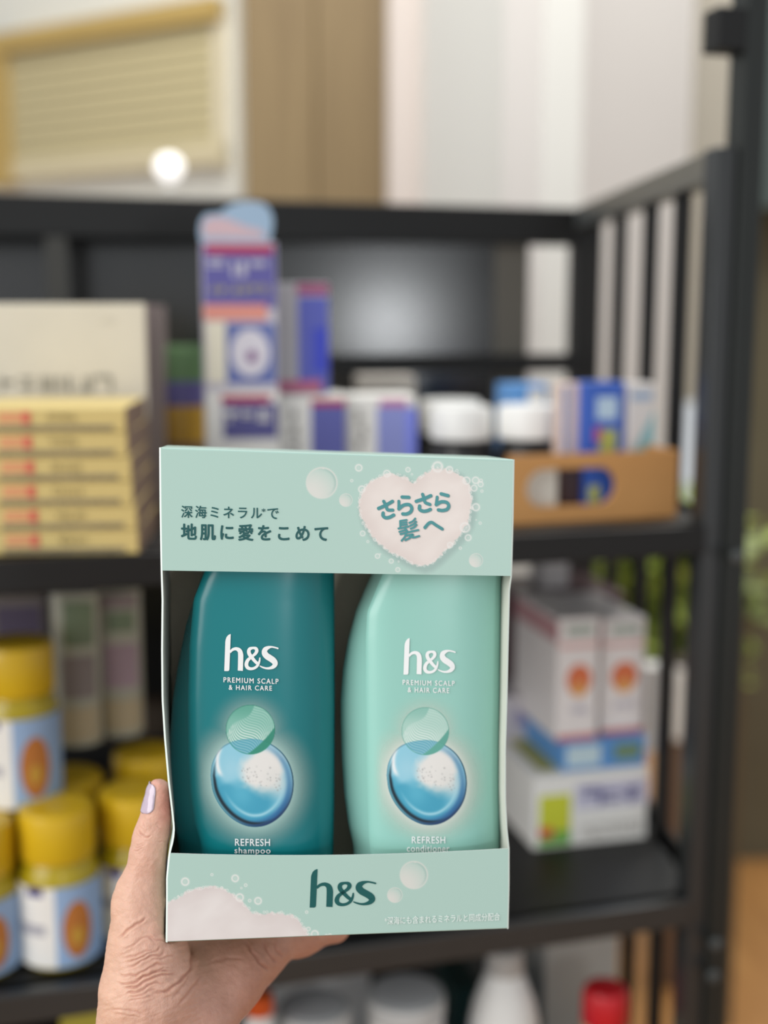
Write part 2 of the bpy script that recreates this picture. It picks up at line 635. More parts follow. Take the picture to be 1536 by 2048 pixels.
# side bars
for t in (0.135, 0.245, 0.375, 0.50):
    for (za, zb_) in ((ZU, ZTOP - 0.02), (ZL, ZU - 0.02), (ZB, ZL - 0.02)):
        bar('side_bar', S(0, t, za), S(0, t, zb_), 0.013, 0.013, M_BLACK, rack)
for z in (ZU, ZL, ZB):
    sl = [S(-0.012, 0.0, z), S(RACK_W + 0.012, 0, z), S(RACK_W + 0.012, RACK_D, z), S(-0.012, RACK_D, z)]
    vs = sl + [s_ - np.array([0, 0, 0.006]) for s_ in sl]
    link('shelf_board', pymesh('shelf_board', vs, [(3, 2, 1, 0), (4, 5, 6, 7), (0, 1, 5, 4), (1, 2, 6, 5), (2, 3, 7, 6), (3, 0, 4, 7)]), M_BOARD, rack)
    bar('front_rail', S(0.015, 0, z - 0.0125), S(RACK_W - 0.015, 0, z - 0.0125), 0.018, 0.025, M_RAILGLOSS if z < ZU else M_BLACK, rack)
    bar('side_rail', S(0, 0.015, z - 0.0125), S(0, RACK_D - 0.015, z - 0.0125), 0.018, 0.025, M_BLACK, rack)
# glossy back panel, frame rail, upright, added wall-coloured strip
ab = FR + E2 * RACK_D
BK = VPlane(ab, -E1)


def bk(px, py):
    a, z = BK.hit(px, py)
    return a, z


a1, _ = bk(990, 600)
BKP = VPlane(ab - E1 * a1, (-math.cos(math.radians(6)), -math.sin(math.radians(6))))
sub(BKP.slab('back_panel', 0, RACK_W - a1, 0.3, ZTOP - 0.03, -0.010, -0.004, M_PANEL), rack)
_, zr = bk(850, 727)
sub(BK.slab('back_rail', 0.0, RACK_W, zr - 0.011, zr + 0.011, -0.003, 0.016, M_BLACK), rack)
au, _ = bk(112, 500)
M_SHADEWALL = mat('shaded_wall_taupe', (98, 94, 86), 0.6)
M_TAUPED = mat('dark_grey_upright', (62, 61, 57), 0.6)
sub(BK.slab('back_strip', au - 0.012, au + 0.012, ZU, ZTOP - 0.03, -0.003, 0.008, M_TAUPED), rack)
a2, _ = bk(1058, 600)
sub(BK.slab('back_strip', a2, a1, ZU, ZTOP - 0.045, -0.012, -0.002, M_SHADEWALL), rack)  # added strip, coloured like the shaded wall behind the gap
for (px, py) in ((1472, 1112), (1430, 1886), (1425, 1950)):
    c = P(px, py, 1.033)
    lathe('bolt', [(0.0015, 0), (0.0055, 0.0), (0.0055, 0.003), (0.003, 0.005)], mat('dull_steel', (84, 88, 88), .5, .3), rack, 12, (0, 0, 0))
    o = COL.objects[-1]
    o.location = tuple(c)
    o.rotation_euler = (math.pi / 2, 0, R_RACK)

# ------------------------------------------------------------------ items on the rack
def item(name, label, cat, x0, x1, ytop, Y, zbase, depth, yaw, body_m, group=None, bev=0.0015, ybot=None):
    """carton whose front face spans pixels x0..x1 with its top edge at ytop, standing on zbase"""
    top = P((x0 + x1) / 2, ytop, Y)
    zt_ = top[2]
    width = (x1 - x0) / F_PX * Y * 1.02 / max(0.5, math.cos(yaw))
    h = zt_ - zbase
    e = empty(name, (top[0], Y, zbase), yaw, label, cat, group)
    box('body', (-width / 2, 0, 0), (width / 2, depth, h), body_m, e, bev)
    e['_w'], e['_h'], e['_d'] = width, h, depth
    return e


def patch(e, name, u0, u1, v0, v1, m, face='front', t=0.0005):
    """printed panel, fractions of the face; v measured up from the base"""
    W_, H_, D_ = e['_w'], e['_h'], e['_d']
    if face == 'front':
        return box(name, ((u0 - .5) * W_, -t, v0 * H_), ((u1 - .5) * W_, 0.0002, v1 * H_), m, e)
    if face == 'right':
        return box(name, (W_ / 2 - 0.0002, u0 * D_, v0 * H_), (W_ / 2 + t, u1 * D_, v1 * H_), m, e)
    if face == 'left':
        return box(name, (-W_ / 2 - t, u0 * D_, v0 * H_), (-W_ / 2 + 0.0002, u1 * D_, v1 * H_), m, e)
    return box(name, ((u0 - .5) * W_, u0 * 0 + v0 * D_, H_ - 0.0002), ((u1 - .5) * W_, v1 * D_, H_ + t), m, e)


def marks(e, name, u0, u1, v0, v1, n, m, seed, rows=1, t=0.0008):
    """row of unreadable blurred characters as small strokes"""
    r = random.Random(seed)
    W_, H_ = e['_w'], e['_h']
    fl = Flat()
    for q in range(rows):
        va = v0 + (v1 - v0) * q / rows
        vb = v0 + (v1 - v0) * (q + 0.8) / rows
        for k in range(n):
            ua = u0 + (u1 - u0) * k / n
            ub = u0 + (u1 - u0) * (k + 0.8) / n
            for j in range(3):
                if r.random() < 0.5:
                    y = va + (vb - va) * r.random()
                    fl.quad(ua, y, ub, y + (vb - va) * 0.16)
                else:
                    x = ua + (ub - ua) * r.random()
                    fl.quad(x, va, x + (ub - ua) * 0.2, vb)
    vs = [((u - .5) * W_, -t - 0.0002, v * H_) for u, v in fl.v]
    return link(name, pymesh(name, vs, fl.f), m, e)


# --- upper shelf, left: white carton behind six flat yellow cartons
wc = item('white_carton', 'large plain white carton standing behind the flat yellow boxes', 'box', -40, 283, 607, 1.06, ZU, 0.16, math.radians(4), M_CREAM)
marks(wc, 'lettering', 0.12, 0.80, 0.60, 0.69, 6, mat('soft_grey_ink', (150, 146, 132), 0.6), 3)
marks(wc, 'lettering', 0.73, 0.82, 0.915, 0.93, 3, mat('faint_grey_ink', (192, 186, 168), 0.6), 4)
patch(wc, 'side_face', 0.0, 1.0, 0.0, 1.0, mat('grey_brown_side', (134, 120, 116), 0.6), 'right')  # sheet over the right side, greyer than the front
zz = ZU
hs = (P(120, 815, 0.905)[2] - ZU) / 6
for k in range(6):
    lab = ['bottom', 'second from bottom', 'third from bottom', 'third from top', 'second from top', 'top'][k]
    xr = 263 - k * 4 + (2 if k % 2 else 0)
    e = item('flat_carton', 'flat yellow printed carton, %s of the stack of six' % lab, 'box', -70, xr, 815, 0.905, zz, 0.13, math.radians(4.0 + 0.6 * (k % 2)), M_YELLOWCARD, 'stack of flat yellow cartons', 0.001)
    e['_h'] = hs - 0.0006
    for ch in list(e.children):
        bpy.data.objects.remove(ch)
    box('body', (-e['_w'] / 2, 0, 0), (e['_w'] / 2, 0.13, e['_h']), M_YELLOWCARD, e, 0.001)
    patch(e, 'red_print', 0.22, 0.405, 0.40, 0.86, mat('salmon_ink', (214, 150, 104), 0.5))
    patch(e, 'red_print', 0.37, 0.415, 0.36, 0.88, M_REDINK, t=0.0007)
    marks(e, 'lettering', 0.52, 0.70, 0.45, 0.85, 5, mat('khaki_ink', (160, 142, 92), 0.5), 20 + k)
    marks(e, 'lettering', 0.20, 0.92, 0.08, 0.32, 22, M_GREYINK, 40 + k)
    patch(e, 'grey_print', 0.20, 0.92, 0.10, 0.28, mat('pale_grey_ink', (146, 134, 108), 0.5))
    patch(e, 'side_face', 0, 1, 0, 1, mat('brown_side', (118, 94, 74), 0.6), 'right')  # sheet over the right side, browner than the front
    zz += hs

# --- pouch with green top
pe = empty('snack_pouch', (P(350, 800, 1.2)[0], 1.2, ZU), math.radians(6), 'stand-up pouch with green top and yellow band beside the white carton', 'pouch')
pw, ph = 115 / F_PX * 1.2, P(350, 690, 1.2)[2] - ZU


def pouch_part(name, v0, v1, m, e, pw, ph, dp=0.05, n=10, u0=0.0, u1=1.0, off=0.0):
    vs, fs = [], []
    rows = 8
    for side in (1, -1):
        b = len(vs)
        for i in range(rows + 1):
            v = v0 + (v1 - v0) * i / rows
            for j in range(n + 1):
                u = u0 + (u1 - u0) * j / n
                th = dp * 0.5 * (1 - v) ** 0.6 * math.sqrt(max(0.0, 1 - (2 * u - 1) ** 2)) + 0.001
                vs.append(((u - .5) * pw, dp / 2 - side * (th + off), v * ph))
        for i in range(rows):
            for j in range(n):
                a = b + i * (n + 1) + j
                q = (a, a + 1, a + n + 2, a + n + 1)
                fs.append(q if side == 1 else q[::-1])
    return link(name, pymesh(name, vs, fs), m, e, True)


pouch_part('body', 0, 0.36, M_BROWN, pe, pw, ph)
pouch_part('yellow_band', 0.36, 0.60, mat('golden_print', (196, 152, 44), 0.4), pe, pw, ph)
pouch_part('purple_band', 0.60, 0.76, mat('violet_print', (96, 90, 150), 0.4), pe, pw, ph)
pouch_part('green_top', 0.76, 1.0, mat('green_film', (98, 134, 86), 0.4), pe, pw, ph)
marks_e = pe
pe['_w'], pe['_h'], pe['_d'] = pw, ph, 0.05

# --- cream boxes block (bottom row) and tall boxes on top
Yb = 1.13
YWB = math.radians(8)
ztier = P(500, 782, Yb)[2]


def skin_box(name, label, x0, x1, ytop, Y, zb0, depth, group, header=True, yaw=YWB, body=M_WHITE):
    return item(name, label, 'box', x0, x1, ytop, Y, zb0, depth, yaw, body, group)


b1 = skin_box('medicine_box', 'white box with crimson and navy label under the tall capped carton', 412, 556, 782, Yb, ZU, 0.07, 'small white and blue boxes')
patch(b1, 'crimson_print', 0.22, 0.88, 0.905, 0.965, M_CRIMSON)
patch(b1, 'navy_print', 0.24, 0.97, 0.60, 0.90, mat('dusty_navy_ink', (84, 82, 142), 0.5))
marks(b1, 'lettering', 0.26, 0.9, 0.74, 0.88, 3, M_WHITE, 61)
b2 = skin_box('medicine_box', 'middle small box with navy label panel in the lower row', 562, 692, 790, Yb + 0.03, ZU, 0.06, 'small white and blue boxes')
patch(b2, 'crimson_print', 0.46, 0.98, 0.90, 0.96, M_CRIMSON)
patch(b2, 'navy_print', 0.46, 0.98, 0.10, 0.90, mat('dusty_blue_ink', (92, 96, 168), 0.5))
marks(b2, 'lettering', 0.14, 0.30, 0.2, 0.9, 1, M_GREYINK, 62, 5)
b3 = skin_box('medicine_box', 'rightmost small box with bright periwinkle panel in the lower row', 698, 832, 792, Yb + 0.05, ZU, 0.06, 'small white and blue boxes')
patch(b3, 'crimson_print', 0.46, 0.86, 0.90, 0.97, mat('rose_ink', (196, 120, 160), 0.5))
patch(b3, 'blue_print', 0.42, 1.0, 0.05, 0.90, mat('periwinkle_ink', (142, 150, 214), 0.5))
patch(b3, 'blue_print', 0.84, 1.0, 0.05, 0.86, mat('bright_periwinkle_ink', (128, 140, 236), 0.5), t=0.0008)
marks(b3, 'lettering', 0.12, 0.26, 0.2, 0.9, 1, M_GREYINK, 63, 5)
b4 = skin_box('medicine_box', 'plain beige box standing behind the rightmost periwinkle box', 720, 830, 752, 1.30, ZU, 0.05, 'small white and blue boxes', body=mat('beige_card', (186, 178, 168), 0.6))
# tall capped carton
t1 = skin_box('tall_carton', 'tall blue and white carton topped by a pale blue cloud card', 406, 549, 484, Yb, ztier, 0.06, None, body=mat('pale_lilac_card', (198, 194, 206), 0.5))
patch(t1, 'navy_print', 0.02, 0.98, 0.56, 0.985, mat('slate_violet_ink', (92, 88, 158), 0.5))
patch(t1, 'crimson_print', 0.06, 0.95, 0.925, 0.985, M_CRIMSON, t=0.0008)
marks(t1, 'lettering', 0.08, 0.92, 0.77, 0.90, 3, mat('lavender_white_ink', (200, 198, 214), 0.5), 64, t=0.001)
marks(t1, 'lettering', 0.10, 0.90, 0.66, 0.72, 6, mat('dull_yellow_ink', (178, 172, 112), 0.5), 65, t=0.001)
patch(t1, 'pink_print', 0.02, 0.86, 0.48, 0.585, M_PINK, t=0.0009)
patch(t1, 'cream_print', 0.04, 0.30, 0.06, 0.47, mat('pale_cream_ink', (232, 226, 206), 0.5), t=0.0009)
patch(t1, 'blue_print', 0.31, 0.97, 0.05, 0.46, mat('mid_blue_ink', (96, 110, 172), 0.5))
fl = Flat()
fl.disc(0.63, 0.26, 0.26, 28)
link('white_burst', pymesh('white_burst', [((u - .5) * t1['_w'], -0.0011, (0.26 + (v - 0.26) * 0.62) * t1['_h']) for u, v in fl.v], fl.f), mat('burst_white_ink', (214, 210, 220), 0.5), t1)
fl = Flat()
fl.disc(0.65, 0.235, 0.07, 20)
link('plum_dot', pymesh('plum_dot', [((u - .5) * t1['_w'], -0.0013, (0.235 + (v - 0.235) * 0.6) * t1['_h']) for u, v in fl.v], fl.f), mat('plum_ink', (120, 62, 128), 0.5), t1)
# cloud-shaped header card
h1 = t1['_h']
w1 = t1['_w']
hh = P(470, 402, Yb)[2] - P(470, 484, Yb)[2]
out = [(-.5, 0), (-.52, .2), (-.5, .5), (-.42, .68), (-.25, .72), (-.1, .9), (.1, 1.0), (.3, .97), (.42, .8), (.46, .5), (.43, .15), (.4, 0)]
oc = catmull(out, 5)
n = len(oc)
vs = [(x * w1, 0.001, h1 + y * hh) for x, y in oc] + [(x * w1, 0.0025, h1 + y * hh) for x, y in oc]
fs = [tuple(range(n)), tuple(range(2 * n - 1, n - 1, -1))] + [(i, n + i, n + (i + 1) % n, (i + 1) % n) for i in range(n)]
link('header_card', pymesh('header_card', vs, fs), mat('cloud_blue_card', (156, 182, 208), 0.5), t1)
fl = Flat()
fl.poly([(-.46, .12), (-.47, .42), (-.4, .58), (-.2, .60), (-.05, .5), (.1, .38), (.3, .3), (.36, .1)])
link('pink_print', pymesh('pink_print', [(x * w1, 0.0004, h1 + y * hh) for x, y in fl.v], fl.f), mat('blush_ink', (206, 178, 186), 0.5), t1)
t2 = skin_box('tall_carton', 'shorter blue and white carton right of the tall capped one', 552, 655, 566, Yb + 0.03, P(600, 790, Yb + 0.03)[2] + 0.0005, 0.05, None, body=mat('silver_white_card', (176, 174, 178), 0.5))
patch(t2, 'blue_print', 0.42, 0.99, 0.02, 0.88, mat('cobalt_ink', (84, 92, 178), 0.5))
patch(t2, 'blue_print', 0.70, 0.99, 0.20, 0.60, mat('deep_cobalt_ink', (52, 66, 188), 0.5), t=0.0008)
patch(t2, 'crimson_print', 0.40, 0.99, 0.90, 0.99, mat('mulberry_ink', (150, 56, 108), 0.5))
patch(t2, 'crimson_print', 0.02, 0.85, 0.02, 0.13, mat('rose_red_ink', (178, 96, 128), 0.5), t=0.0009)

# --- bottles with white caps, black bodies
def capped_bottle(px, Y, ycap, label):
    r = 62 / F_PX * Y
    top = P(px, ycap, Y)
    e = empty('capped_bottle', (top[0], Y, ZU), 0, label, 'bottle', 'black bottles with white caps')
    H = top[2] - ZU
    hc = 66 / F_PX * Y
    lathe('body', [(r * .9, 0), (r * 1.02, .006), (r * 1.02, H - hc - .012), (r * .8, H - hc - .001)], mat('black_bottle_plastic', (26, 26, 27), 0.35), e)
    lathe('cap', [(r * .93, H - hc), (r, H - hc + .001), (r * .98, H - .003), (r * .92, H)], M_WPLASTIC, e, 60, ribs=1, ribd=.025)


capped_bottle(923, 1.19, 812, 'black bottle with white ribbed cap beside the periwinkle box')
capped_bottle(1057, 1.19, 810, 'black bottle with white ribbed cap behind the cardboard tray')
capped_bottle(900, 1.33, 800, 'black bottle with white cap half hidden behind another capped bottle')

# --- cardboard tray with slot
TY = 1.062
yawT = math.radians(17)
tc0 = P(1190, 906, TY)
tw = 362 / F_PX * TY / math.cos(yawT)
th = tc0[2] - ZU
tray = empty('cardboard_tray', (tc0[0], TY, ZU), yawT, 'brown cardboard tray with an oval hand slot in front', 'tray')
td, tt = 0.085, 0.003
sx0, sx1 = (1048 - 1190) / 362 * tw, (1236 - 1190) / 362 * tw
sz1, sz0 = th * (1 - 32 / 152), th * (1 - 116 / 152)
rr = (sz1 - sz0) / 2
inner = []
for k in range(24):
    a = 2 * math.pi * k / 24 + math.pi / 24
    cx = sx1 - rr if math.cos(a) > 0 else sx0 + rr
    inner.append((cx + rr * math.cos(a), (sz0 + sz1) / 2 + rr * math.sin(a)))
outer = []
for (x, z) in inner:
    cx, cz = (sx0 + sx1) / 2, (sz0 + sz1) / 2
    dx, dz = x - cx, z - cz
    t_ = 1e9
    if dx > 0: t_ = min(t_, (tw / 2 - cx) / dx)
    if dx < 0: t_ = min(t_, (-tw / 2 - cx) / dx)
    if dz > 0: t_ = min(t_, (th - cz) / dz)
    if dz < 0: t_ = min(t_, (0 - cz) / dz)
    outer.append((cx + dx * t_, cz + dz * t_))
# make sure the corners are reached
outer2 = list(outer)
for cxy in ((tw / 2, th), (-tw / 2, th), (-tw / 2, 0), (tw / 2, 0)):
    j = min(range(24), key=lambda q: (outer[q][0] - cxy[0]) ** 2 + (outer[q][1] - cxy[1]) ** 2)
    outer2[j] = cxy
vs = [(x, 0, z) for x, z in outer2] + [(x, 0, z) for x, z in inner] + [(x, tt, z) for x, z in outer2] + [(x, tt, z) for x, z in inner]
fs = []
for k in range(24):
    j = (k + 1) % 24
    fs += [(k, 24 + k, 24 + j, j), (48 + k, 48 + j, 72 + j, 72 + k), (24 + k, 72 + k, 72 + j, 24 + j), (k, j, 48 + j, 48 + k)]
link('front_panel', pymesh('front_panel', vs, fs), M_KRAFT, tray)
box('side_panel', (tw / 2 - tt, tt, 0), (tw / 2, td, th), M_KRAFT, tray)
box('side_panel', (-tw / 2, tt, 0), (-tw / 2 + tt, td, th * .7), M_KRAFT, tray)
box('rear_panel', (-tw / 2 + tt, td - tt, 0), (tw / 2 - tt, td, th * .7), M_KRAFT, tray)
box('base_panel', (-tw / 2 + tt, tt, 0), (tw / 2 - tt, td - tt, tt), M_KRAFT, tray)
ZT = ZU + tt + 0.0005
i1 = item('cosmetic_box', 'blue and white box at the back of the cardboard tray', 'box', 1022, 1098, 768, 1.235, ZU, 0.04, yawT, M_SKYB)
patch(i1, 'white_print', 0.45, 0.9, 0.1, 0.95, M_WHITE)
i2 = item('cosmetic_box', 'pinkish beige slim box between two blue boxes in the tray', 'box', 1128, 1163, 766, 1.128, ZT, 0.022, yawT, mat('peach_card', (226, 202, 190), 0.5))
patch(i2, 'blue_print', 0.0, 0.22, 0.3, 0.98, M_SKYB)
i3 = item('cosmetic_box', 'bright blue box with yellow and red print in the tray', 'box', 1167, 1252, 764, 1.126, ZT, 0.022, yawT, mat('bright_blue_card', (62, 102, 196), 0.45))
patch(i3, 'white_print', 0.32, 0.82, 0.70, 0.88, mat('icy_print', (190, 214, 232), 0.5))
patch(i3, 'lime_print', 0.40, 0.82, 0.44, 0.62, mat('olive_yellow_print', (184, 188, 96), 0.5))
patch(i3, 'red_print', 0.28, 0.44, 0.52, 0.64, mat('magenta_print', (190, 80, 130), 0.5), t=.0008)
i4 = item('cosmetic_box', 'white box with teal corner at the right of the tray', 'box', 1257, 1312, 766, 1.135, ZT, 0.022, yawT, mat('off_white_card', (222, 218, 216), 0.5))
fl = Flat()
fl.poly([(0.15, 0.42), (1.0, 0.42), (1.0, 0.78)])
link('teal_print', pymesh('teal_print', [((u - .5) * i4['_w'], -0.0006, v * i4['_h']) for u, v in fl.v], fl.f), mat('teal_ink', (142, 190, 198), 0.5), i4)
patch(i4, 'blue_print', 0.1, 0.9, 0.86, 0.93, mat('steel_blue_ink', (158, 180, 208), 0.5))
i5 = item('white_packet', 'white packet showing through the left of the oval slot', 'packet', 1040, 1118, 925, 1.064, ZT, 0.02, yawT, mat('ivory_packet', (216, 214, 204), 0.5))
i6 = item('cosmetic_box', 'dark maroon box showing through the middle of the oval slot', 'box', 1124, 1166, 925, 1.088, ZT, 0.022, yawT, mat('dark_maroon_card', (64, 46, 50), 0.5))
i7 = item('cosmetic_box', 'deep blue packet with a yellow mark behind the oval slot', 'box', 1172, 1262, 925, 1.088, ZT, 0.022, yawT, mat('royal_blue_card', (40, 88, 184), 0.45))
patch(i7, 'lime_print', 0.05, 0.3, 0.2, 0.55, mat('khaki_lime_print', (170, 180, 96), 0.5))

# --- lower shelf, left: jars with yellow lids
def jar(px, ytop, Y, zbase, label, group='jars with yellow lids', hscale=1.0, rot=0.0, r=None):
    r = r or 0.0295
    c = P(px, ytop, Y)
    H = c[2] - zbase
    e = empty('gummy_jar', (c[0], Y, zbase), rot, label, 'jar', group)
    hl = 0.040
    hb = H - hl
    lathe('body', [(r * .95, 0), (r * 1.08, .004), (r * 1.10, .012), (r * 1.10, hb - .022), (r * 1.02, hb - .010), (r * .86, hb)], M_AMBER, e)
    # wrap label in two tones plus a plain orange-brown patch
    def wrap(name, a0, a1, z0, z1, m, off):
        n_ = 16
        vs_, fs_ = [], []
        for k in range(n_ + 1):
            a = math.radians(a0 + (a1 - a0) * k / n_)
            for z in (z0, z1):
                vs_.append(((r * 1.10 + off) * math.sin(a), -(r * 1.10 + off) * math.cos(a), z))
        for k in range(n_):
            fs_.append((2 * k, 2 * k + 2, 2 * k + 3, 2 * k + 1))
        link(name, pymesh(name, vs_, fs_), m, e, True)
    wrap('label_wrap', -100, 8, .005, hb - .016, M_WHITE, .0004)
    wrap('label_wrap', 8, 100, .005, hb - .016, M_PALEBLUE, .0004)
    wrap('navy_print', -32, -8, hb - .023, hb - .016, M_NAVY, .0007)
    wrap('grey_print', -48, -6, .032, .040, mat('pale_slate_ink', (168, 168, 178), .5), .0007)
    def spot(name, a0, z0, ra, rz, m, off):
        n_, k_ = 20, 4
        vs_ = [((r * 1.10 + off) * math.sin(math.radians(a0)), -(r * 1.10 + off) * math.cos(math.radians(a0)), z0)]
        for q in range(1, k_ + 1):
            for j in range(n_):
                t_ = 2 * math.pi * j / n_
                a = math.radians(a0 + ra * q / k_ * math.cos(t_))
                vs_.append(((r * 1.10 + off) * math.sin(a), -(r * 1.10 + off) * math.cos(a), z0 + rz * q / k_ * math.sin(t_)))
        fs_ = [(0, 1 + j, 1 + (j + 1) % n_) for j in range(n_)]
        for q in range(k_ - 1):
            for j in range(n_):
                b_ = 1 + q * n_
                fs_.append((b_ + j, b_ + n_ + j, b_ + n_ + (j + 1) % n_, b_ + (j + 1) % n_))
        link(name, pymesh(name, vs_, fs_), m, e, True)
    spot('orange_print', 38, hb * .40, 21, hb * .27, M_BEAR, .0008)
    spot('yellow_print', 37, hb * .34, 8, hb * .09, mat('mustard_ink', (206, 160, 60), .5), .0010)
    lathe('lid', [(r * .98, hb), (r, hb + .001), (r, H - .005), (r * .96, H - .001), (r * .88, H)], M_YLID, e, 72, ribs=1, ribd=.02)
    lathe('lid_disc', [(r * .80, H - .0005), (r * .80, H + .0006), (r * .3, H + .0008)], M_YLID, e, 40)
    return e


JH = P(110, 1608, 0.94)[2] - ZL
jar(112, 1608, 0.942, ZL, 'yellow-lidded jar in front, label facing out, nearest the thumb')
jar(-52, 1640, 0.925, ZL, 'yellow-lidded jar cut by the left edge on the shelf')
jar(268, 1578, 0.985, ZL, 'yellow-lidded jar directly behind the raised thumb')
jar(135, 1548, 1.02, ZL, 'yellow-lidded jar in the second row between two others')
jar(292, 1500, 1.06, ZL, 'yellow-lidded jar in the third row behind the thumb jar')
jar(-15, 1590, 0.99, ZL, 'yellow-lidded jar in the second row at the left edge')
zj2 = P(10, 1590, 0.99)[2] + .002
jar(28, 1282, 0.975, zj2, 'yellow-lidded jar raised on top of other jars at left edge', r=0.0305)
# packs on top of the jars: translucent sachet packs
M_FILM = mat('grey_green_film', (180, 178, 158), 0.3, 0, 0.5, 0.15, 40)
def pack(name, label, x0, x1, ytop, Y, zb0, yaw, m, prints, group=None, lean=0.0, dp=0.035):
    c = P((x0 + x1) / 2, ytop, Y)
    e = empty(name, (c[0], Y, zb0), yaw, label, 'packet', group)
    e.rotation_euler = (lean, 0, yaw)
    W_, H_ = (x1 - x0) / F_PX * Y, c[2] - zb0
    pouch_part('body', 0, 1, m, e, W_, H_, dp)
    for i, (u0, u1, v0, v1, mm) in enumerate(prints):
        vs_, fs_ = [], []
        n_ = 8
        for q in range(n_ + 1):
            v = v0 + (v1 - v0) * q / n_
            for j in range(n_ + 1):
                u = u0 + (u1 - u0) * j / n_
                t_ = dp * 0.5 * (1 - v) ** 0.6 * math.sqrt(max(0.0, 1 - (2 * u - 1) ** 2)) + 0.0016 + 0.0003 * i
                vs_.append(((u - .5) * W_, dp / 2 - t_, v * H_))
        for q in range(n_):
            for j in range(n_):
                a = q * (n_ + 1) + j
                fs_.append((a, a + 1, a + n_ + 2, a + n_ + 1))
        link('print_panel', pymesh('print_panel', vs_, fs_), mm, e, True)
    return e


zpk = P(160, 1528, 1.02)[2] + .010
M_SAGE = mat('sage_print', (118, 134, 102), 0.4)
M_MAUVE = mat('mauve_print', (172, 146, 156), 0.4)
M_OATS = mat('oat_contents', (190, 172, 138), 0.5)
pack('sachet_pack', 'translucent sachet pack with green print, left of two on jars', 96, 192, 1196, 1.035, zpk, math.radians(8), M_FILM,
     [(.25, .9, .66, .95, M_SAGE), (.2, .92, .32, .6, mat('grey_mauve_print', (140, 128, 124), .4)), (.05, .95, .04, .26, M_OATS)], 'sachet packs', -.0)
pack('sachet_pack', 'translucent sachet pack with mauve print, right of two on jars', 190, 280, 1188, 1.06, zpk, math.radians(10), M_FILM,
     [(.2, .85, .72, .86, M_SAGE), (.15, .9, .34, .64, M_MAUVE), (.05, .95, .05, .26, M_OATS), (.1, .9, .88, .97, mat('rose_grey_print', (148, 132, 130), .4))], 'sachet packs')
pp = item('sachet_box', 'grey purple packet behind the raised yellow-lidded jar', 'box', -40, 84, 1192, 1.10, zpk, .04, math.radians(8), mat('dusky_card', (140, 132, 130), .5))
patch(pp, 'purple_print', 0.25, 0.95, 0.70, 0.92, mat('dusky_purple_ink', (98, 88, 116), .5))

# --- lower shelf, right: detergent box, blue pack and shrink-wrapped multipack
yawD = math.radians(14)
db = item('detergent_box', 'white detergent box with lime panel and navy lettering on the shelf', 'box', 1062, 1306, 1545, 1.155, ZL, 0.15, yawD, M_WHITE)
patch(db, 'lime_print', 0.05, 0.32, 0.10, 0.74, M_LIME)
patch(db, 'green_print', 0.05, 0.32, 0.04, 0.24, mat('leaf_green_ink', (118, 176, 84), .5), t=.0008)
patch(db, 'red_print', 0.05, 0.17, 0.16, 0.30, mat('coral_ink', (214, 92, 66), .5), t=.001)
marks(db, 'lettering', 0.42, 0.97, 0.54, 0.82, 3, M_NAVY, 71)
marks(db, 'lettering', 0.42, 0.97, 0.10, 0.30, 9, mat('light_grey_ink', (176, 170, 164), .5), 72, 2)
patch(db, 'lilac_print', 0.36, 1.0, 0.50, 0.86, mat('pale_lilac_ink', (204, 202, 220), .5))
patch(db, 'lime_print', 0.1, 0.45, 0.1, 0.9, mat('olive_lime_ink', (178, 172, 84), .5), 'top')
ztop_d = ZL + db['_h'] + .0005
bp_ = item('tissue_pack', 'light blue pack lying on the white detergent box', 'packet', 1120, 1300, 1478, 1.165, ztop_d, 0.11, yawD, M_SKYB)
patch(bp_, 'white_print', 0.05, 0.45, 0.15, 0.85, mat('ice_blue_ink', (196, 218, 226), .5))
patch(bp_, 'green_print', 0.62, 0.92, 0.25, 0.8, mat('moss_ink', (112, 140, 112), .5))
zmp = ztop_d + bp_['_h'] + .0005
for k, (x0, x1, Y_, lab) in enumerate(((1116, 1202, 1.16, 'left'), (1204, 1296, 1.18, 'right'))):
    mp = item('drink_pack', 'white pack with red trim and orange disc, %s of the pair' % lab, 'packet', x0, x1, 1236, Y_, zmp, 0.12, yawD, mat('white_film', (236, 230, 228), .35), 'pair of white packs with orange discs')
    patch(mp, 'red_trim', 0.02, 0.98, 0.0, 0.05, mat('soft_red_trim', (206, 120, 120), .5))
    patch(mp, 'red_trim', 0.02, 0.98, 0.76, 0.80, mat('pale_red_trim', (222, 176, 172), .5))
    patch(mp, 'sage_print', 0.2, 0.85, 0.86, 0.94, mat('sage_grey_ink', (170, 182, 172), .5))
    fl = Flat()
    fl.disc(.52, .55, .3, 28)
    link('orange_disc', pymesh('orange_disc', [((u - .5) * mp['_w'], -0.0009, (.5 + (v - .55) * .42) * mp['_h']) for u, v in fl.v], fl.f), M_ORANGE, mp)
    fl = Flat()
    fl.disc(.52, .45, .2, 28)
    link('yellow_disc', pymesh('yellow_disc', [((u - .5) * mp['_w'], -0.0012, (.42 + (v - .45) * .3) * mp['_h']) for u, v in fl.v], fl.f), mat('amber_ink', (228, 164, 96), .5), mp)
    marks(mp, 'lettering', .3, .8, .22, .3, 4, mat('grey_lilac_ink', (176, 174, 196), .5), 80 + k)
    patch(mp, 'red_trim', 0.0, 1.0, 0.80, 0.97, mat('rose_trim', (196, 150, 154), .5), 'left')
    mzt = zmp + mp['_h']
mr = item('maroon_pack', 'dark maroon wrapped pack behind the white packs', 'packet', 1040, 1255, 1190, 1.33, ZL, 0.12, yawD, M_MAROON)
mw = item('pale_box', 'pale box wedged between maroon pack and detergent box', 'box', 985, 1090, 1392, 1.25, ZL, 0.06, yawD, mat('greyed_white_card', (196, 190, 196), .5))
patch(mw, 'purple_print', .45, .95, .74, .88, mat('faded_violet_ink', (150, 140, 176), .5))
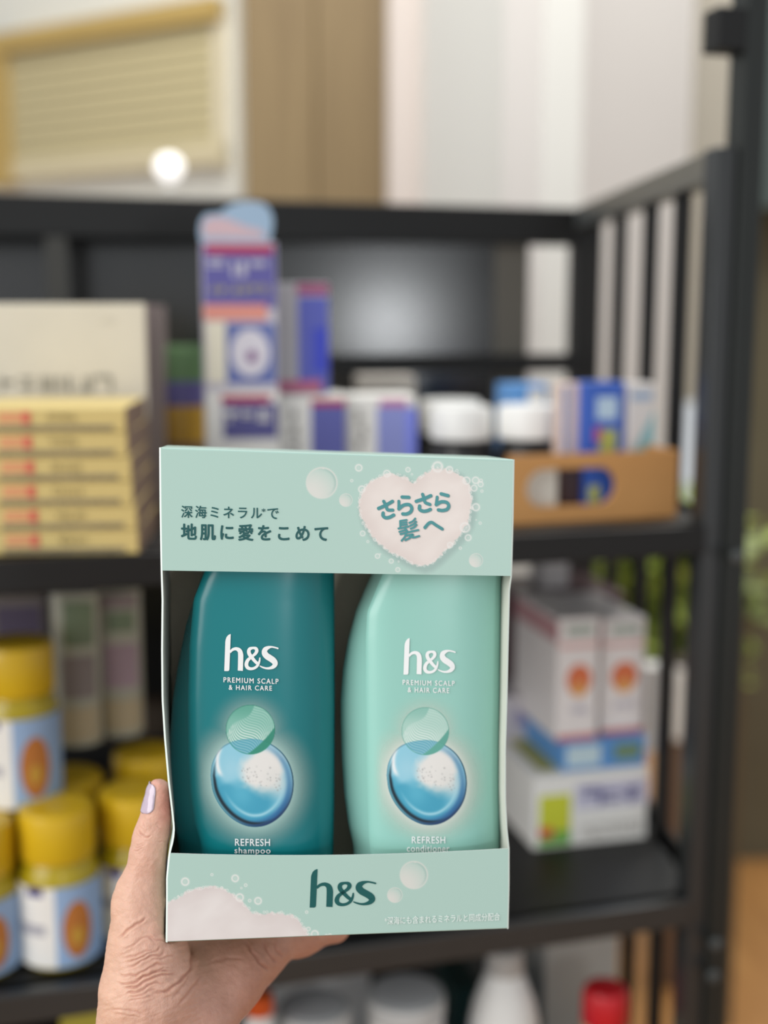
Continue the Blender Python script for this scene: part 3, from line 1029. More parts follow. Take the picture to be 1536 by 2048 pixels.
mx_ = item('pale_box', 'small pale box on top of the maroon pack', 'box', 1085, 1140, 1105, 1.36, ZL + mr['_h'] + .0005, .04, yawD, mat('smoke_white_card', (186, 182, 182), .5))
wb = item('white_box', 'tall plain white box at the back near the side bars', 'box', 1294, 1348, 1335, 1.42, ZL, .03, yawD, M_WHITE)

# --- bottom shelf tops
def canister(px, ytop, Y, r, label):
    c = P(px, ytop, Y)
    H = c[2] - ZB
    e = empty('round_canister', (c[0], Y, ZB), 0, label, 'canister', 'grey-lidded canisters')
    lathe('body', [(r * .94, 0), (r * .96, .003), (r * .96, H - .02)], M_WPLASTIC, e)
    lathe('lid', [(r * .97, H - .02), (r, H - .018), (r, H - .004), (r * .97, H)], M_SILVER, e, 48)
    lathe('lid_disc', [(r * .82, H - .0004), (r * .82, H + .001), (r * .2, H + .0012)], mat('pale_grey_plastic', (218, 220, 222), .4), e, 40)


canister(812, 1985, 1.07, .036, 'larger round canister with grey lid on the bottom shelf')
canister(628, 2012, 1.05, .033, 'smaller round canister with grey lid near the wrist')
gb = item('grey_carton', 'grey white carton behind the round canisters on bottom shelf', 'box', 560, 745, 1945, 1.19, ZB, .10, math.radians(14), mat('grey_white_card', (206, 206, 206), .5))
ob = P(518, 1985, 1.02)
ot = empty('orange_capped_bottle', (ob[0], 1.02, ZB), 0, 'white bottle with an orange cap beside the wrist', 'bottle')
Ho = ob[2] - ZB
lathe('body', [(.010, 0), (.0135, .003), (.0135, Ho - .025), (.011, Ho - .018)], M_WPLASTIC, ot)
lathe('cap', [(.0125, Ho - .018), (.0128, Ho - .017), (.012, Ho - .002), (.010, Ho)], mat('orange_plastic', (222, 92, 34), .4), ot)
wbp = P(1010, 1893, 1.10)
wo = empty('spray_bottle', (wbp[0], 1.10, ZB), math.radians(14), 'white plastic bottle with narrow shoulders on the bottom shelf', 'bottle')
Hw = wbp[2] - ZB
lathe('body', [(.030, 0), (.033, .004), (.033, Hw - .075), (.029, Hw - .055), (.020, Hw - .032), (.0165, Hw - .024)], M_WPLASTIC, wo)
lathe('cap', [(.0175, Hw - .024), (.018, Hw - .023), (.0165, Hw - .002), (.014, Hw)], mat('light_grey_cap', (186, 186, 184), .4), wo)
lathe('blue_label', [(.0334, .02), (.0334, Hw - .082)], M_SKYB, wo)
gw = item('long_carton', 'pale grey carton leaning back beside the white bottle', 'box', 1085, 1245, 1878, 1.20, ZB, .07, math.radians(14), mat('warm_grey_card', (196, 194, 188), .5))
rp = P(1212, 1972, 1.085)
ro = empty('sauce_bottle', (rp[0], 1.085, ZB), 0, 'bottle with a bright red cap at the front of bottom shelf', 'bottle')
Hr = rp[2] - ZB
lathe('body', [(.024, 0), (.027, .004), (.027, Hr - .060), (.022, Hr - .042), (.018, Hr - .036)], mat('pale_amber_plastic', (206, 196, 150), .3), ro)
lathe('cap', [(.0215, Hr - .036), (.0222, Hr - .035), (.0215, Hr - .006), (.019, Hr - .001), (.014, Hr)], M_RED, ro, 48, ribs=1, ribd=.03)
gt = item('teal_box', 'dark teal box between canister and white bottle', 'box', 905, 965, 1975, 1.16, ZB, .06, math.radians(14), mat('dark_teal_card', (24, 62, 60), .5))
yt = item('yellow_packet', 'yellow packet peeping out below the wrist', 'packet', 120, 215, 2022, 0.98, ZB, .05, math.radians(14), mat('dull_yellow_film', (190, 180, 70), .4))

# --- plants in the garden beyond the bars
def plant(px, py0, py1, Y, label, n, spread, cols, seed):
    r = random.Random(seed)
    c = P(px, py1, Y)
    t_ = P(px, py0, Y)
    e = empty('garden_shrub', (c[0], Y, 0.0), 0, label, 'shrub')
    vs, fs = [], []
    for k in range(n):
        z = c[2] + (t_[2] - c[2]) * r.random()
        x = r.gauss(0, spread * .5)
        y = r.gauss(0, spread * .4)
        L = r.uniform(.05, .11)
        a = r.uniform(0, 2 * math.pi)
        b_ = r.uniform(-.6, .9)
        d = Vector((math.cos(a) * math.cos(b_), math.sin(a) * math.cos(b_), math.sin(b_)))
        s_ = d.cross(Vector((0, 0, 1))).normalized() * L * .28
        up_ = d.cross(s_).normalized() * L * .06
        o_ = Vector((x, y, z))
        b = len(vs)
        vs += [tuple(o_), tuple(o_ + d * L * .5 + s_ - up_), tuple(o_ + d * L), tuple(o_ + d * L * .5 - s_ - up_), tuple(o_ + d * L * .5 + up_)]
        fs += [(b, b + 1, b + 4), (b + 1, b + 2, b + 4), (b + 2, b + 3, b + 4), (b + 3, b, b + 4)]
    f_ = link('foliage', pymesh('foliage', vs, fs), cols, e)
    f_['kind'] = 'stuff'
    lathe('stem', [(.012, 0), (.010, t_[2] * .9)], mat('bark', (92, 78, 56), .8), e, 8)
    return e


M_LEAF = mat('leaf_green', (160, 176, 84), 0.5, 0, 0.4, 0.6, 9)
M_LEAF2 = mat('leaf_dark_green', (136, 152, 62), 0.5, 0, 0.4, 0.5, 9)
plant(1330, 1050, 1350, 2.95, 'bright green shrub seen through the side bars', 1500, .13, M_LEAF, 5)
plant(1225, 1060, 1330, 3.5, 'darker green shrub behind the bars near the white packs', 1000, .13, M_LEAF2, 6)
plant(1486, 1110, 1250, 2.4, 'small leafy shrub right of the front rack post', 12, .03, mat('leaf_olive', (112, 122, 70), .5, 0, .4, .4, 9), 8)
pot = P(1376, 1325, 2.6)
pt = empty('white_planter', (pot[0], 2.6, 0), 0, 'white planter seen between the last bars', 'planter')
lathe('body', [(.05, pot[2] - .16), (.055, pot[2] - .155), (.06, pot[2] - .01), (.06, pot[2])], M_WPLASTIC, pt, 40)
lathe('stand', [(.05, 0), (.055, .01), (.05, pot[2] - .16)], M_BROWN, pt, 30)
lathe('soil', [(.052, pot[2] - .004), (.052, pot[2] + .002)], mat('soil', (60, 48, 38), .9), pt, 30)

# ------------------------------------------------------------------ the gift carton in the hand
def rot3(a, b, c):
    ca, sa, cb, sb, cc, sc = math.cos(a), math.sin(a), math.cos(b), math.sin(b), math.cos(c), math.sin(c)
    Rz = np.array([[ca, -sa, 0], [sa, ca, 0], [0, 0, 1]])
    Rx = np.array([[1, 0, 0], [0, cb, -sb], [0, sb, cb]])
    Ry = np.array([[cc, 0, sc], [0, 1, 0], [-sc, 0, cc]])
    return Rz @ Rx @ Ry


BR = rot3(0.1151, -0.0847, 0.0187)
BC = np.array([-0.01786, 0.48904, 1.29880])
MB = Matrix([list(BR[i]) + [BC[i]] for i in range(3)] + [[0, 0, 0, 1]])


def loc(px, py, yp=0.0):
    """carton-local (x,z) of a pixel on the carton plane y=yp (arrays allowed)"""
    px, py = np.asarray(px, float), np.asarray(py, float)
    d = ((px - 768) / F_PX)[..., None] * np.array([1., 0, 0]) + ((1024 - py) / F_PX)[..., None] * UP + FWD
    dl = d @ BR
    cl = (CAM - BC) @ BR
    t = (yp - cl[1]) / dl[..., 1]
    q = cl + dl * t[..., None]
    return q[..., 0], q[..., 2]


def pin(o):
    o.matrix_world = MB
    return o


M_MINTC = (178, 208, 198)
M_MINT = mat('mint_carton', M_MINTC, 0.38, 0, 0.45, 0.015, 60)
M_PAPEREDGE = mat('white_paper_edge', (240, 244, 240), 0.6)
M_GREYBOARD = mat('greyboard', (216, 205, 184), 0.8, 0, 0.2, 0.06, 120)
M_INNER = mat('inner_white_board', (214, 214, 204), 0.7, 0, 0.2, 0.03, 90)

carton = empty('gift_carton', (0, 0, 0), 0, 'mint green window carton holding two bottles, gripped by the hand', 'gift box')
pin(carton)
D = 0.058
RF = 0.0008

LE = np.array([(318, 895), (319, 1020), (321, 1141), (323, 1200), (322, 1300), (323, 1400), (328, 1480), (335, 1560), (342, 1620), (346, 1655), (344, 1680), (337, 1706), (332, 1755), (332, 1800), (331, 1885)], float)
RE = np.array([(1030, 919), (1028, 1040), (1025, 1152), (1021, 1180), (1018, 1300), (1016, 1400), (1013, 1500), (1013, 1600), (1016, 1660), (1020, 1697), (1020, 1770), (1018, 1858)], float)
lx, lz = loc(LE[:, 0], LE[:, 1])
rx, rz_ = loc(RE[:, 0], RE[:, 1])
ZT_L, ZT_R = lz[0], rz_[0]
ZB_L, ZB_R = lz[-1], rz_[-1]


def xl_(z):
    return np.interp(z, lz[::-1], lx[::-1])


def xr_(z):
    return np.interp(z, rz_[::-1], rx[::-1])


# straight reference edges, used further back where the board is not dented
def xl0(z):
    return lx[0] + (lx[-1] - lx[0]) * (z - lz[0]) / (lz[-1] - lz[0])


def xr0(z):
    return rx[0] + (rx[-1] - rx[0]) * (z - rz_[0]) / (rz_[-1] - rz_[0])


def side_x(z, y, left=True):
    k = np.clip(1 - (y / D) * 0.75, 0, 1)
    if left:
        return xl0(z) + (xl_(z) - xl0(z)) * k
    return xr0(z) + (xr_(z) - xr0(z)) * k


# side panels (outer mint, inner board)
for left in (True, False):
    n_z, n_y = 70, 10
    zt_, zb_ = (ZT_L, ZB_L) if left else (ZT_R, ZB_R)
    zs = np.linspace(zt_, zb_, n_z)
    ys = np.concatenate([[RF], np.linspace(RF * 2, D, n_y - 1)])
    sgn = -1 if left else 1
    V0 = np.array([(side_x(z, y, left), y, z) for z in zs for y in ys])
    V1 = V0.copy()
    V1[:, 0] -= sgn * 0.0005
    Fq = grid_faces(n_z, n_y)
    o = link('side_panel', fast_mesh('side_panel', V0, Fq), M_MINT, carton, True)
    o = link('side_lining', fast_mesh('side_lining', V1, Fq), M_INNER, carton, True)
    # folded front edge: quarter round, whitened to paint in the lit-edge highlight
    cols = []
    m_ = 6
    for z in zs:
        x = side_x(z, 0, left)
        in_window = (loc(0, 0) is None)
        for k in range(m_ + 1):
            a = math.pi / 2 * k / m_
            cols.append((x - sgn * RF + sgn * RF * math.sin(a), RF - RF * math.cos(a), z))
    o = link('folded_edge', fast_mesh('folded_edge', np.array(cols), grid_faces(n_z, m_ + 1)), mat('fold_highlight_white', (226, 240, 232), .5), carton, True)

# back, top, bottom panels
zc = (ZT_L + ZT_R) / 2


def quadsheet(name, pts, m, t=(0, 0.0005, 0)):
    p = np.array(pts, float)
    q = p + np.array(t)
    vs = list(p) + list(q)
    return link(name, pymesh(name, vs, [(0, 1, 2, 3), (7, 6, 5, 4), (0, 4, 5, 1), (1, 5, 6, 2), (2, 6, 7, 3), (3, 7, 4, 0)]), m, carton)


quadsheet('back_panel', [(xl0(ZB_L), D, ZB_L), (xr0(ZB_R), D, ZB_R), (xr0(ZT_R), D, ZT_R), (xl0(ZT_L), D, ZT_L)], M_GREYBOARD)
quadsheet('top_panel', [(xl0(ZT_L) + RF, RF, ZT_L), (xr0(ZT_R) - RF, RF, ZT_R), (xr0(ZT_R), D, ZT_R), (xl0(ZT_L), D, ZT_L)], M_MINT, (0, 0, -0.0005))
quadsheet('base_panel', [(xl0(ZB_L) + RF, RF, ZB_L), (xr0(ZB_R) - RF, RF, ZB_R), (xr0(ZB_R), D, ZB_R), (xl0(ZB_L), D, ZB_L)], M_MINT, (0, 0, 0.0005))


# ---- printed fronts
def shade_bubble(img, X, Y, cx, cy, r, ring=True, strength=1.0):
    d = np.hypot(X - cx, Y - cy)
    white = np.array([236, 234, 230.])
    if ring:
        rim = np.exp(-((d - r * .82) / (r * .24)) ** 2) * .85 * strength
        core = (1 - smooth01(d, r * .3, r * .8)) * .25
        a = np.maximum(rim, core)[..., None]
        return img * (1 - a) + white * a
    ins = 1 - smooth01(d, r * .96, r * 1.03)
    u, v = (X - cx) / r, (Y - cy) / r
    body = np.clip(.55 - .28 * u + .30 * v - .2 * (u * u + v * v) + .12, 0.08, .85) * ins
    rim = np.exp(-((d - r * .97) / (r * .06)) ** 2) * .75
    dark = np.exp(-((d - r * .86) / (r * .07)) ** 2) * np.clip(u * .8 - v * .3, 0, 1) * .35
    hl = np.exp(-(((u - .1) / .12) ** 2 + ((v + .93) / .06) ** 2))
    a = np.maximum(np.maximum(body, rim), hl)[..., None]
    pearl = np.array([226, 222, 216.])
    out = img * (1 - a) + pearl * a
    return out * (1 - dark[..., None]) + np.array([120, 158, 152.]) * dark[..., None]


def foam(img, X, Y, pts, seed, edge=2.2, shadow=True, foamcol=(232, 222, 216)):
    n = (vnoise(X, Y, 5, seed) - .5) * 5 + (vnoise(X, Y, 11, seed + 1) - .5) * 5
    sd = poly_sdf(X, Y, pts)
    if shadow:
        s2 = poly_sdf(X - 5, Y - 7, pts)
        a = ((1 - smooth01(s2, -2, 13)) * .32)[..., None]
        img = img * (1 - a) + np.array([120, 138, 138.]) * a
    a = (1 - smooth01(sd + n, -edge, edge))[..., None]
    base = np.array(foamcol, float)
    folds = (vnoise(X * .8 + Y * .6, Y * .8 - X * .4, 34, seed + 3) - .5) * 9 + (vnoise(X + Y, Y - X * .3, 16, seed + 4) - .5) * 3
    band = np.clip((sd + 26) / 26, 0, 1) * -9
    tex = base + (folds + band)[..., None] * np.array([.8, 1, 1])
    img = img * (1 - a) + tex * a
    # chain of little bubbles along the outline
    r = np.random.default_rng(seed)
    p = np.asarray(pts, float)
    per = np.roll(p, -1, 0) - p
    for i in range(len(p)):
        L = np.linalg.norm(per[i])
        k = max(1, int(L / 5.0))
        for q in range(k):
            c = p[i] + per[i] * ((q + r.random()) / k) + r.normal(0, 1.2, 2)
            rad = r.uniform(1.6, 3.4)
            m = (np.abs(X - c[0]) < 8) & (np.abs(Y - c[1]) < 8)
            if m.any():
                img[m] = shade_bubble(img[m], X[m], Y[m], c[0], c[1], rad, True, .8)
    return img


def band(name, left, right, top, bot, colour, inset=3.6, top_inset=0.0):
    """dense flat print sheet; left/right are pixel edge polylines, top/bot functions of fraction"""
    nu, nv = int(abs(right(0.5) - left(0.5))), int(bot(0.5) - top(0.5))
    u = np.linspace(0, 1, nu)[:, None]
    v = np.linspace(0, 1, nv)[None, :]
    T, B = top(u), bot(u)
    Y = T + (B - T) * v
    Lx, Rx = left(v) + inset, right(v) - inset
    X = Lx + (Rx - Lx) * u
    img = np.tile(np.array(M_MINTC, float), (nu, nv, 1))
    img = colour(img, X, Y)
    x, z = loc(X, Y)
    V = np.stack([x, np.zeros_like(x), z], -1).reshape(-1, 3)
    me = fast_mesh(name, V, grid_faces(nu, nv))
    c = np.ones((nu * nv, 4))
    c[:, :3] = lin(np.clip(img, 0, 255)).reshape(-1, 3)
    set_cols(me, c)
    return link(name, me, MAT_PRINT, carton)


MAT_PRINT = mat_attr('mint_print_card', 0.38, 0.45)
ZM = lambda ox, oy, s, pts: [(ox + x / s, oy + y / s) for x, y in pts]
HEART = ZM(700, 920, 5.486, [(690, 262), (640, 215), (570, 170), (490, 155), (400, 155), (320, 185), (230, 235), (160, 295), (120, 370), (102, 470), (108, 570), (140, 680), (190, 760), (260, 860), (370, 960), (480, 1030), (600, 1100), (720, 1150), (800, 1172), (870, 1150), (960, 1085), (1060, 990), (1150, 900), (1230, 810), (1300, 690), (1330, 560), (1335, 430), (1315, 300), (1260, 210), (1180, 140), (1100, 105), (1000, 85), (900, 95), (830, 135), (770, 190), (715, 252)])


def col_top(img, X, Y):
    img = foam(img, X, Y, HEART, 21, 2.0)
    big = [(203, 275, 100), (357, 385, 42), (1190, 770, 44)]
    rings = [(440, 178, 24), (395, 260, 10), (755, 190, 17), (780, 220, 7), (465, 598, 18), (498, 650, 9), (560, 743, 17), (578, 730, 6), (648, 775, 16), (690, 830, 16), (695, 778, 6),
             (1090, 692, 10), (1140, 625, 22), (1217, 532, 10), (1192, 512, 5), (1190, 430, 26), (1188, 258, 24), (1220, 283, 19), (1178, 308, 22), (1228, 327, 10), (1222, 260, 12), (460, 315, 24), (945, 172, 36), (1120, 560, 34), (1025, 672, 20), (1020, 190, 24), (1130, 260, 26), (620, 215, 24)]
    for (x, y, r) in big:
        img = shade_bubble(img, X, Y, 580 + x / 3.2, 880 + y / 3.2, r / 3.2, False)
    for (x, y, r) in rings:
        img = shade_bubble(img, X, Y, 580 + x / 3.2, 880 + y / 3.2, r / 3.2, True, .9)
    return img


FOAM2 = ZM(310, 1680, 4.042, [(60, 540), (100, 515), (150, 480), (230, 440), (300, 400), (400, 382), (480, 374), (560, 395), (620, 432), (680, 475), (720, 515), (770, 572), (830, 600), (920, 592), (1020, 583), (1100, 605), (1160, 645), (1210, 705), (1245, 760), (1262, 820), (1262, 900), (60, 900)])


def col_bot(img, X, Y):
    img = foam(img, X, Y, FOAM2, 33, 2.2, False, (228, 220, 217))
    for (x, y, r) in [(244, 337, 34), (460, 280, 12), (648, 310, 31), (733, 365, 14), (698, 388, 9), (685, 465, 34), (833, 492, 31), (1226, 583, 13), (1292, 760, 32), (1385, 775, 15), (1415, 772, 16), (765, 490, 14), (1240, 720, 18)]:
        img = shade_bubble(img, X, Y, 310 + x / 4.042, 1680 + y / 4.042, r / 4.042, True)
    for (x, y, r) in [(795, 245, 97), (662, 385, 53)]:
        img = shade_bubble(img, X, Y, 600 + x / 3.491, 1680 + y / 3.491, r / 3.491, False)
    return img


TB = band('top_band_print',
          lambda v: 318 + (321 - 318) * v, lambda v: 1030 + (1025 - 1030) * v,
          lambda u: 899 + (923 - 899) * u + 0 * u, lambda u: 1141 + (1152 - 1141) * u, col_top)
SAG = lambda u: 1706.5 + (1697 - 1706.5) * u + 4 * 9.0 * u * (1 - u) * .95
BB = band('bottom_band_print',
          lambda v: np.interp(v, [0, .28, .5, 1], [337, 332, 332, 331]), lambda v: np.interp(v, [0, .5, 1], [1020, 1020, 1018]),
          SAG, lambda u: 1882.5 + (1855.5 - 1882.5) * u, col_bot)


# boards behind the prints, with white cut edges
def board(name, left, right, top, bot, lip):
    nu, nv = 40, 6
    u = np.linspace(0, 1, nu)[:, None]
    v = np.linspace(0, 1, nv)[None, :]
    Y = top(u) + (bot(u) - top(u)) * v
    X = left(v) + 3.6 + (right(v) - left(v) - 7.2) * u
    x, z = loc(X, Y)
    V = np.stack([x, np.full_like(x, 0.0006), z], -1).reshape(-1, 3)
    Fq = grid_faces(nu, nv)[:, ::-1]
    link(name, fast_mesh(name, V, Fq), M_GREYBOARD, carton)
    # cut edge
    uu = np.linspace(0, 1, nu)
    k = 0 if lip == 'top' else -1
    xe, ze = x[:, k], z[:, k]
    V = np.concatenate([np.stack([xe, np.full(nu, 0.0), ze], 1), np.stack([xe, np.full(nu, 0.0006), ze], 1)])
    Fq = np.array([(i, i + 1, nu + i + 1, nu + i) for i in range(nu - 1)])
    link('cut_edge', fast_mesh('cut_edge', V, Fq), M_PAPEREDGE, carton)


board('top_band', lambda v: 318 + 3 * v, lambda v: 1030 - 5 * v, lambda u: 899 + 24 * u, lambda u: 1141 + 11 * u, 'bot')
board('bottom_band', lambda v: np.interp(v, [0, .28, .5, 1], [337, 332, 332, 331]), lambda v: np.interp(v, [0, .5, 1], [1020, 1020, 1018]), SAG, lambda u: 1882.5 - 27 * u, 'top')
# rounded front-top and front-bottom folds
for nm, (pl_, pr_), s_ in (('top_fold', ((318, 895), (1030, 919)), 1), ('bottom_fold', ((331, 1885), (1018, 1858)), -1)):
    (xa, za), (xb, zb2) = loc(*pl_), loc(*pr_)
    n_, m_ = 30, 6
    V = []
    for i in range(n_):
        t = i / (n_ - 1)
        x, z = xa + RF + (xb - xa - 2 * RF) * t, za + (zb2 - za) * t
        for k in range(m_ + 1):
            a = math.pi / 2 * k / m_
            V.append((x, RF - RF * math.cos(a), z - s_ * RF + s_ * RF * math.sin(a)))
    link(nm, fast_mesh(nm, np.array(V), grid_faces(n_, m_ + 1)), M_MINT, carton, True)


def printed(name, co, fs, m, parent, yfun=None, lift=0.00012, yp=0.0):
    x, z = loc(co[:, 0], co[:, 1], yp)
    # islands of one print are stacked a hair apart so that overlapping strokes do not coincide
    par = list(range(len(x)))

    def root(i):
        while par[i] != i:
            par[i] = par[par[i]]
            i = par[i]
        return i
    for f in fs:
        r0 = root(f[0])
        for v in f[1:]:
            par[root(v)] = r0
    ids = {}
    lay = np.array([ids.setdefault(root(i), len(ids)) for i in range(len(x))], float)
    lay = lay / max(1.0, lay.max())
    y = (np.zeros_like(x) if yfun is None else yfun(x, z)) - lift - lay * .00012
    V = np.stack([x, y, z], 1)
    return link(name, pymesh(name, V, fs), m, parent)


M_TEALINK = mat('deep_teal_ink', (16, 90, 88), 0.4, 0, .4, .02)
M_TEALINK2 = mat('dark_teal_text_ink', (32, 90, 90), 0.4, 0, .4, .02)
M_WINK = mat('white_ink', (246, 248, 248), 0.4, 0, .4, .01)
M_PALEINK = mat('pale_mint_ink', (240, 250, 246), 0.4, 0, .4, .01)


def logo():
    fl = Flat()
    fl.poly([(300, 150), (285, 150), (250, 165), (215, 200), (195, 245), (187, 290), (165, 800), (235, 802), (260, 795), (272, 775), (283, 540), (288, 435)])
    fl.ribbon([(284, 470, 40), (330, 428, 48), (385, 408, 54), (440, 412, 66), (490, 450, 92), (508, 520, 108), (506, 640, 108), (503, 740, 107), (500, 792, 107)], 8, False)
    fl.ribbon([(908, 568, 26), (900, 620, 38), (868, 690, 50), (810, 738, 48), (730, 757, 50), (660, 740, 64), (630, 700, 76), (630, 660, 76), (655, 610, 66), (705, 568, 54), (770, 525, 50), (820, 485, 60), (843, 440, 72), (825, 402, 60), (765, 390, 42), (700, 408, 62), (678, 450, 76), (692, 500, 76), (740, 555, 70), (800, 618, 60), (862, 668, 54)])
    fl.ribbon([(1285, 400, 28), (1230, 385, 28), (1150, 373, 32), (1075, 388, 62), (1018, 425, 100), (1008, 478, 118), (1050, 530, 116), (1130, 575, 114), (1200, 620, 114), (1228, 670, 104), (1190, 720, 72), (1115, 746, 46), (1040, 748, 34), (970, 732, 28), (915, 710, 20)])
    return np.array(fl.v), fl.f


lc, lf = logo()
printed('brand_mark', fit(lc, 619.3, 1737.6, 752.3, 1814.5, -0.01), lf, M_TEALINK, carton)

co, fs = text_flat('深海ミネラル', .016, 1.3)
printed('lettering', fit(co, 362.3, 1012, 524, 1037, .016), fs, M_TEALINK2, carton)
co, fs = text_flat('*', .01)
printed('lettering', fit(co, 523, 1017, 531, 1024), fs, M_TEALINK2, carton)
co, fs = text_flat('で', .012)
printed('lettering', fit(co, 534.5, 1016.5, 557.3, 1038.3), fs, M_TEALINK2, carton)
co, fs = text_flat('地肌に愛をこめて', .03, 1.35)
printed('lettering', fit(co, 361.8, 1048.5, 656.3, 1082, .0125), fs, M_TEALINK2, carton)
co, fs = text_flat('*深海にも含まれるミネラルと同成分配合', .012, 1.0)
printed('lettering', fit(co, 769, 1829, 999.6, 1845, -.037), fs, M_PALEINK, carton, None, .0002)


def slogan():
    st = []
    W_ = 35
    R = lambda pts, w=W_: st.append([(x, y, w) for x, y in pts])
    R([(312, 530), (390, 495), (465, 452)])
    R([(368, 452), (395, 505), (412, 545), (468, 548)], 33)
    R([(362, 580), (362, 612), (392, 632), (435, 625), (478, 602)])
    R([(570, 405), (645, 408)])
    R([(534, 450), (535, 490), (534, 535)], 30)
    R([(534, 535), (585, 495), (645, 488), (676, 522), (664, 566), (620, 590), (577, 590)])
    R([(725, 452), (805, 425), (885, 390)])
    R([(795, 375), (812, 425), (825, 465), (875, 486)], 33)
    R([(762, 503), (762, 540), (800, 560), (845, 555), (880, 540)])
    R([(998, 370), (1075, 390)])
    R([(955, 405), (950, 445), (944, 488)], 30)
    R([(944, 488), (1000, 458), (1058, 464), (1082, 500), (1064, 538), (1015, 552), (968, 546)])
    R([(820, 740), (860, 695), (895, 683), (940, 712), (1010, 755)], 32)
    k = 19
    R([(548, 668), (620, 656)], k); R([(550, 692), (620, 682)], k); R([(550, 716), (622, 706)], k)
    R([(530, 750), (585, 742), (640, 728)], k); R([(548, 670), (551, 745)], k); R([(540, 786), (605, 768)], k); R([(600, 745), (625, 775)], k)
    R([(650, 688), (690, 668), (714, 640)], k); R([(658, 720), (700, 700), (724, 674)], k); R([(664, 752), (704, 735), (728, 708)], k)
    R([(552, 812), (650, 788), (748, 766)], k); R([(622, 775), (602, 838), (565, 884)], k); R([(612, 830), (690, 815), (655, 852), (605, 878)], k); R([(640, 822), (690, 848), (758, 832)], k)
    return st


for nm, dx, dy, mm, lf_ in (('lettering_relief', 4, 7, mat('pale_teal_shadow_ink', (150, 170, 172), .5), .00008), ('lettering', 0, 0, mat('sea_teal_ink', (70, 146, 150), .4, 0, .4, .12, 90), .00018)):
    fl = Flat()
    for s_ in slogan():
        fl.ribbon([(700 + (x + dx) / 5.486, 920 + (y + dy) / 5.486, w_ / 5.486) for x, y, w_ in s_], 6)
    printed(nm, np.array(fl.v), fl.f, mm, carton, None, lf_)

# ------------------------------------------------------------------ bottles inside
YS = 0.027            # depth of the silhouette
YF = 0.0055           # front face


class Bottle:
    def __init__(s, left, crease, right, name, label, col, cap_col):
        L = np.array(left, float)
        C = np.array(crease, float)
        Rr = np.array(right, float)
        x, z = loc(L[:, 0], L[:, 1], YS); o = np.argsort(z); s.lz, s.lx = z[o], x[o]
        x, z = loc(C[:, 0], C[:, 1], YF + .003); o = np.argsort(z); s.cz, s.cx = z[o], x[o]
        x, z = loc(Rr[:, 0], Rr[:, 1], YS); o = np.argsort(z); s.rz, s.rx = z[o], x[o]
        e = empty(name, (0, 0, 0), 0, label, 'bottle', None)
        pin(e)
        s.e = e
        z0 = ZB_L + 0.0035
        z1 = loc(500, 985, YS)[1]
        zs = np.concatenate([[z0], z0 + np.array([.0006, .0018, .004]), np.linspace(z0 + .007, z1, 90)])
        ins = np.concatenate([[.004, .0022, .0008, .0], np.zeros(89)])
        V = []
        nf, nl, nb = 56, 10, 40
        for z, q in zip(zs, ins):
            xl, xc, xr = s.at(z)
            xl, xr = xl + q, xr - q
            yc = float(s.front(np.array([xc]), np.array([z]))[0])
            row = []
            for k in range(nl):                        # left facet
                t = k / nl
                row.append((xl + (xc - xl) * (1 - (1 - t) ** 1.25), YS + (yc + q * .4 - YS) * t ** .8))
            for k in range(nf + 1):                    # front
                t = k / nf
                x = xc + (xr - xc) * t
                row.append((x, float(s.front(np.array([x]), np.array([z]))[0]) + q * .4 * (1 - t)))
            for k in range(1, nb):                     # back, half ellipse
                a = math.pi * k / nb
                row.append(((xl + xr) / 2 + (xr - xl) / 2 * math.copysign(abs(math.cos(a)) ** .7, math.cos(a)), YS + (.024 - q * .4) * math.sin(a) ** .7))
            V.append(row)
        m = len(V[0])
        VV = np.array([(x, y, z) for row, z in zip(V, zs) for x, y in row])
        f = []
        for i in range(len(zs) - 1):
            for k in range(m):
                f.append((i * m + k, i * m + (k + 1) % m, (i + 1) * m + (k + 1) % m, (i + 1) * m + k))
        fl_ = [tuple(q) for q in f] + [tuple(range(m))[::-1], tuple(range((len(zs) - 1) * m, len(zs) * m))]
        me = pymesh('body', VV, fl_)
        o = link('body', me, col, e, True)
        xl, xc, xr = s.at(z1)
        cx = (xl + xr) / 2
        lathe('cap', [(.014, z1 - .001), (.0155, z1), (.0155, z1 + .010), (.013, z1 + .0118)], cap_col, e, 32, (cx, YS, 0))

    def at(s, z):
        return np.interp(z, s.lz, s.lx), np.interp(z, s.cz, s.cx), np.interp(z, s.rz, s.rx)

    def front(s, x, z):
        xl, xc, xr = s.at(z)
        t = np.clip((x - xc) / (xr - xc), 0, 1)
        return YF + .0016 * (1 - t) ** 2 + .0040 * np.exp(-t / .065) + (YS - YF) * (.16 * np.clip((t - .30) / .70, 0, 1) ** 2 + .84 * (1 - np.sqrt(np.clip(1 - np.clip((t - .50) / .50, 0, 1) ** 3.2, 0, 1))))


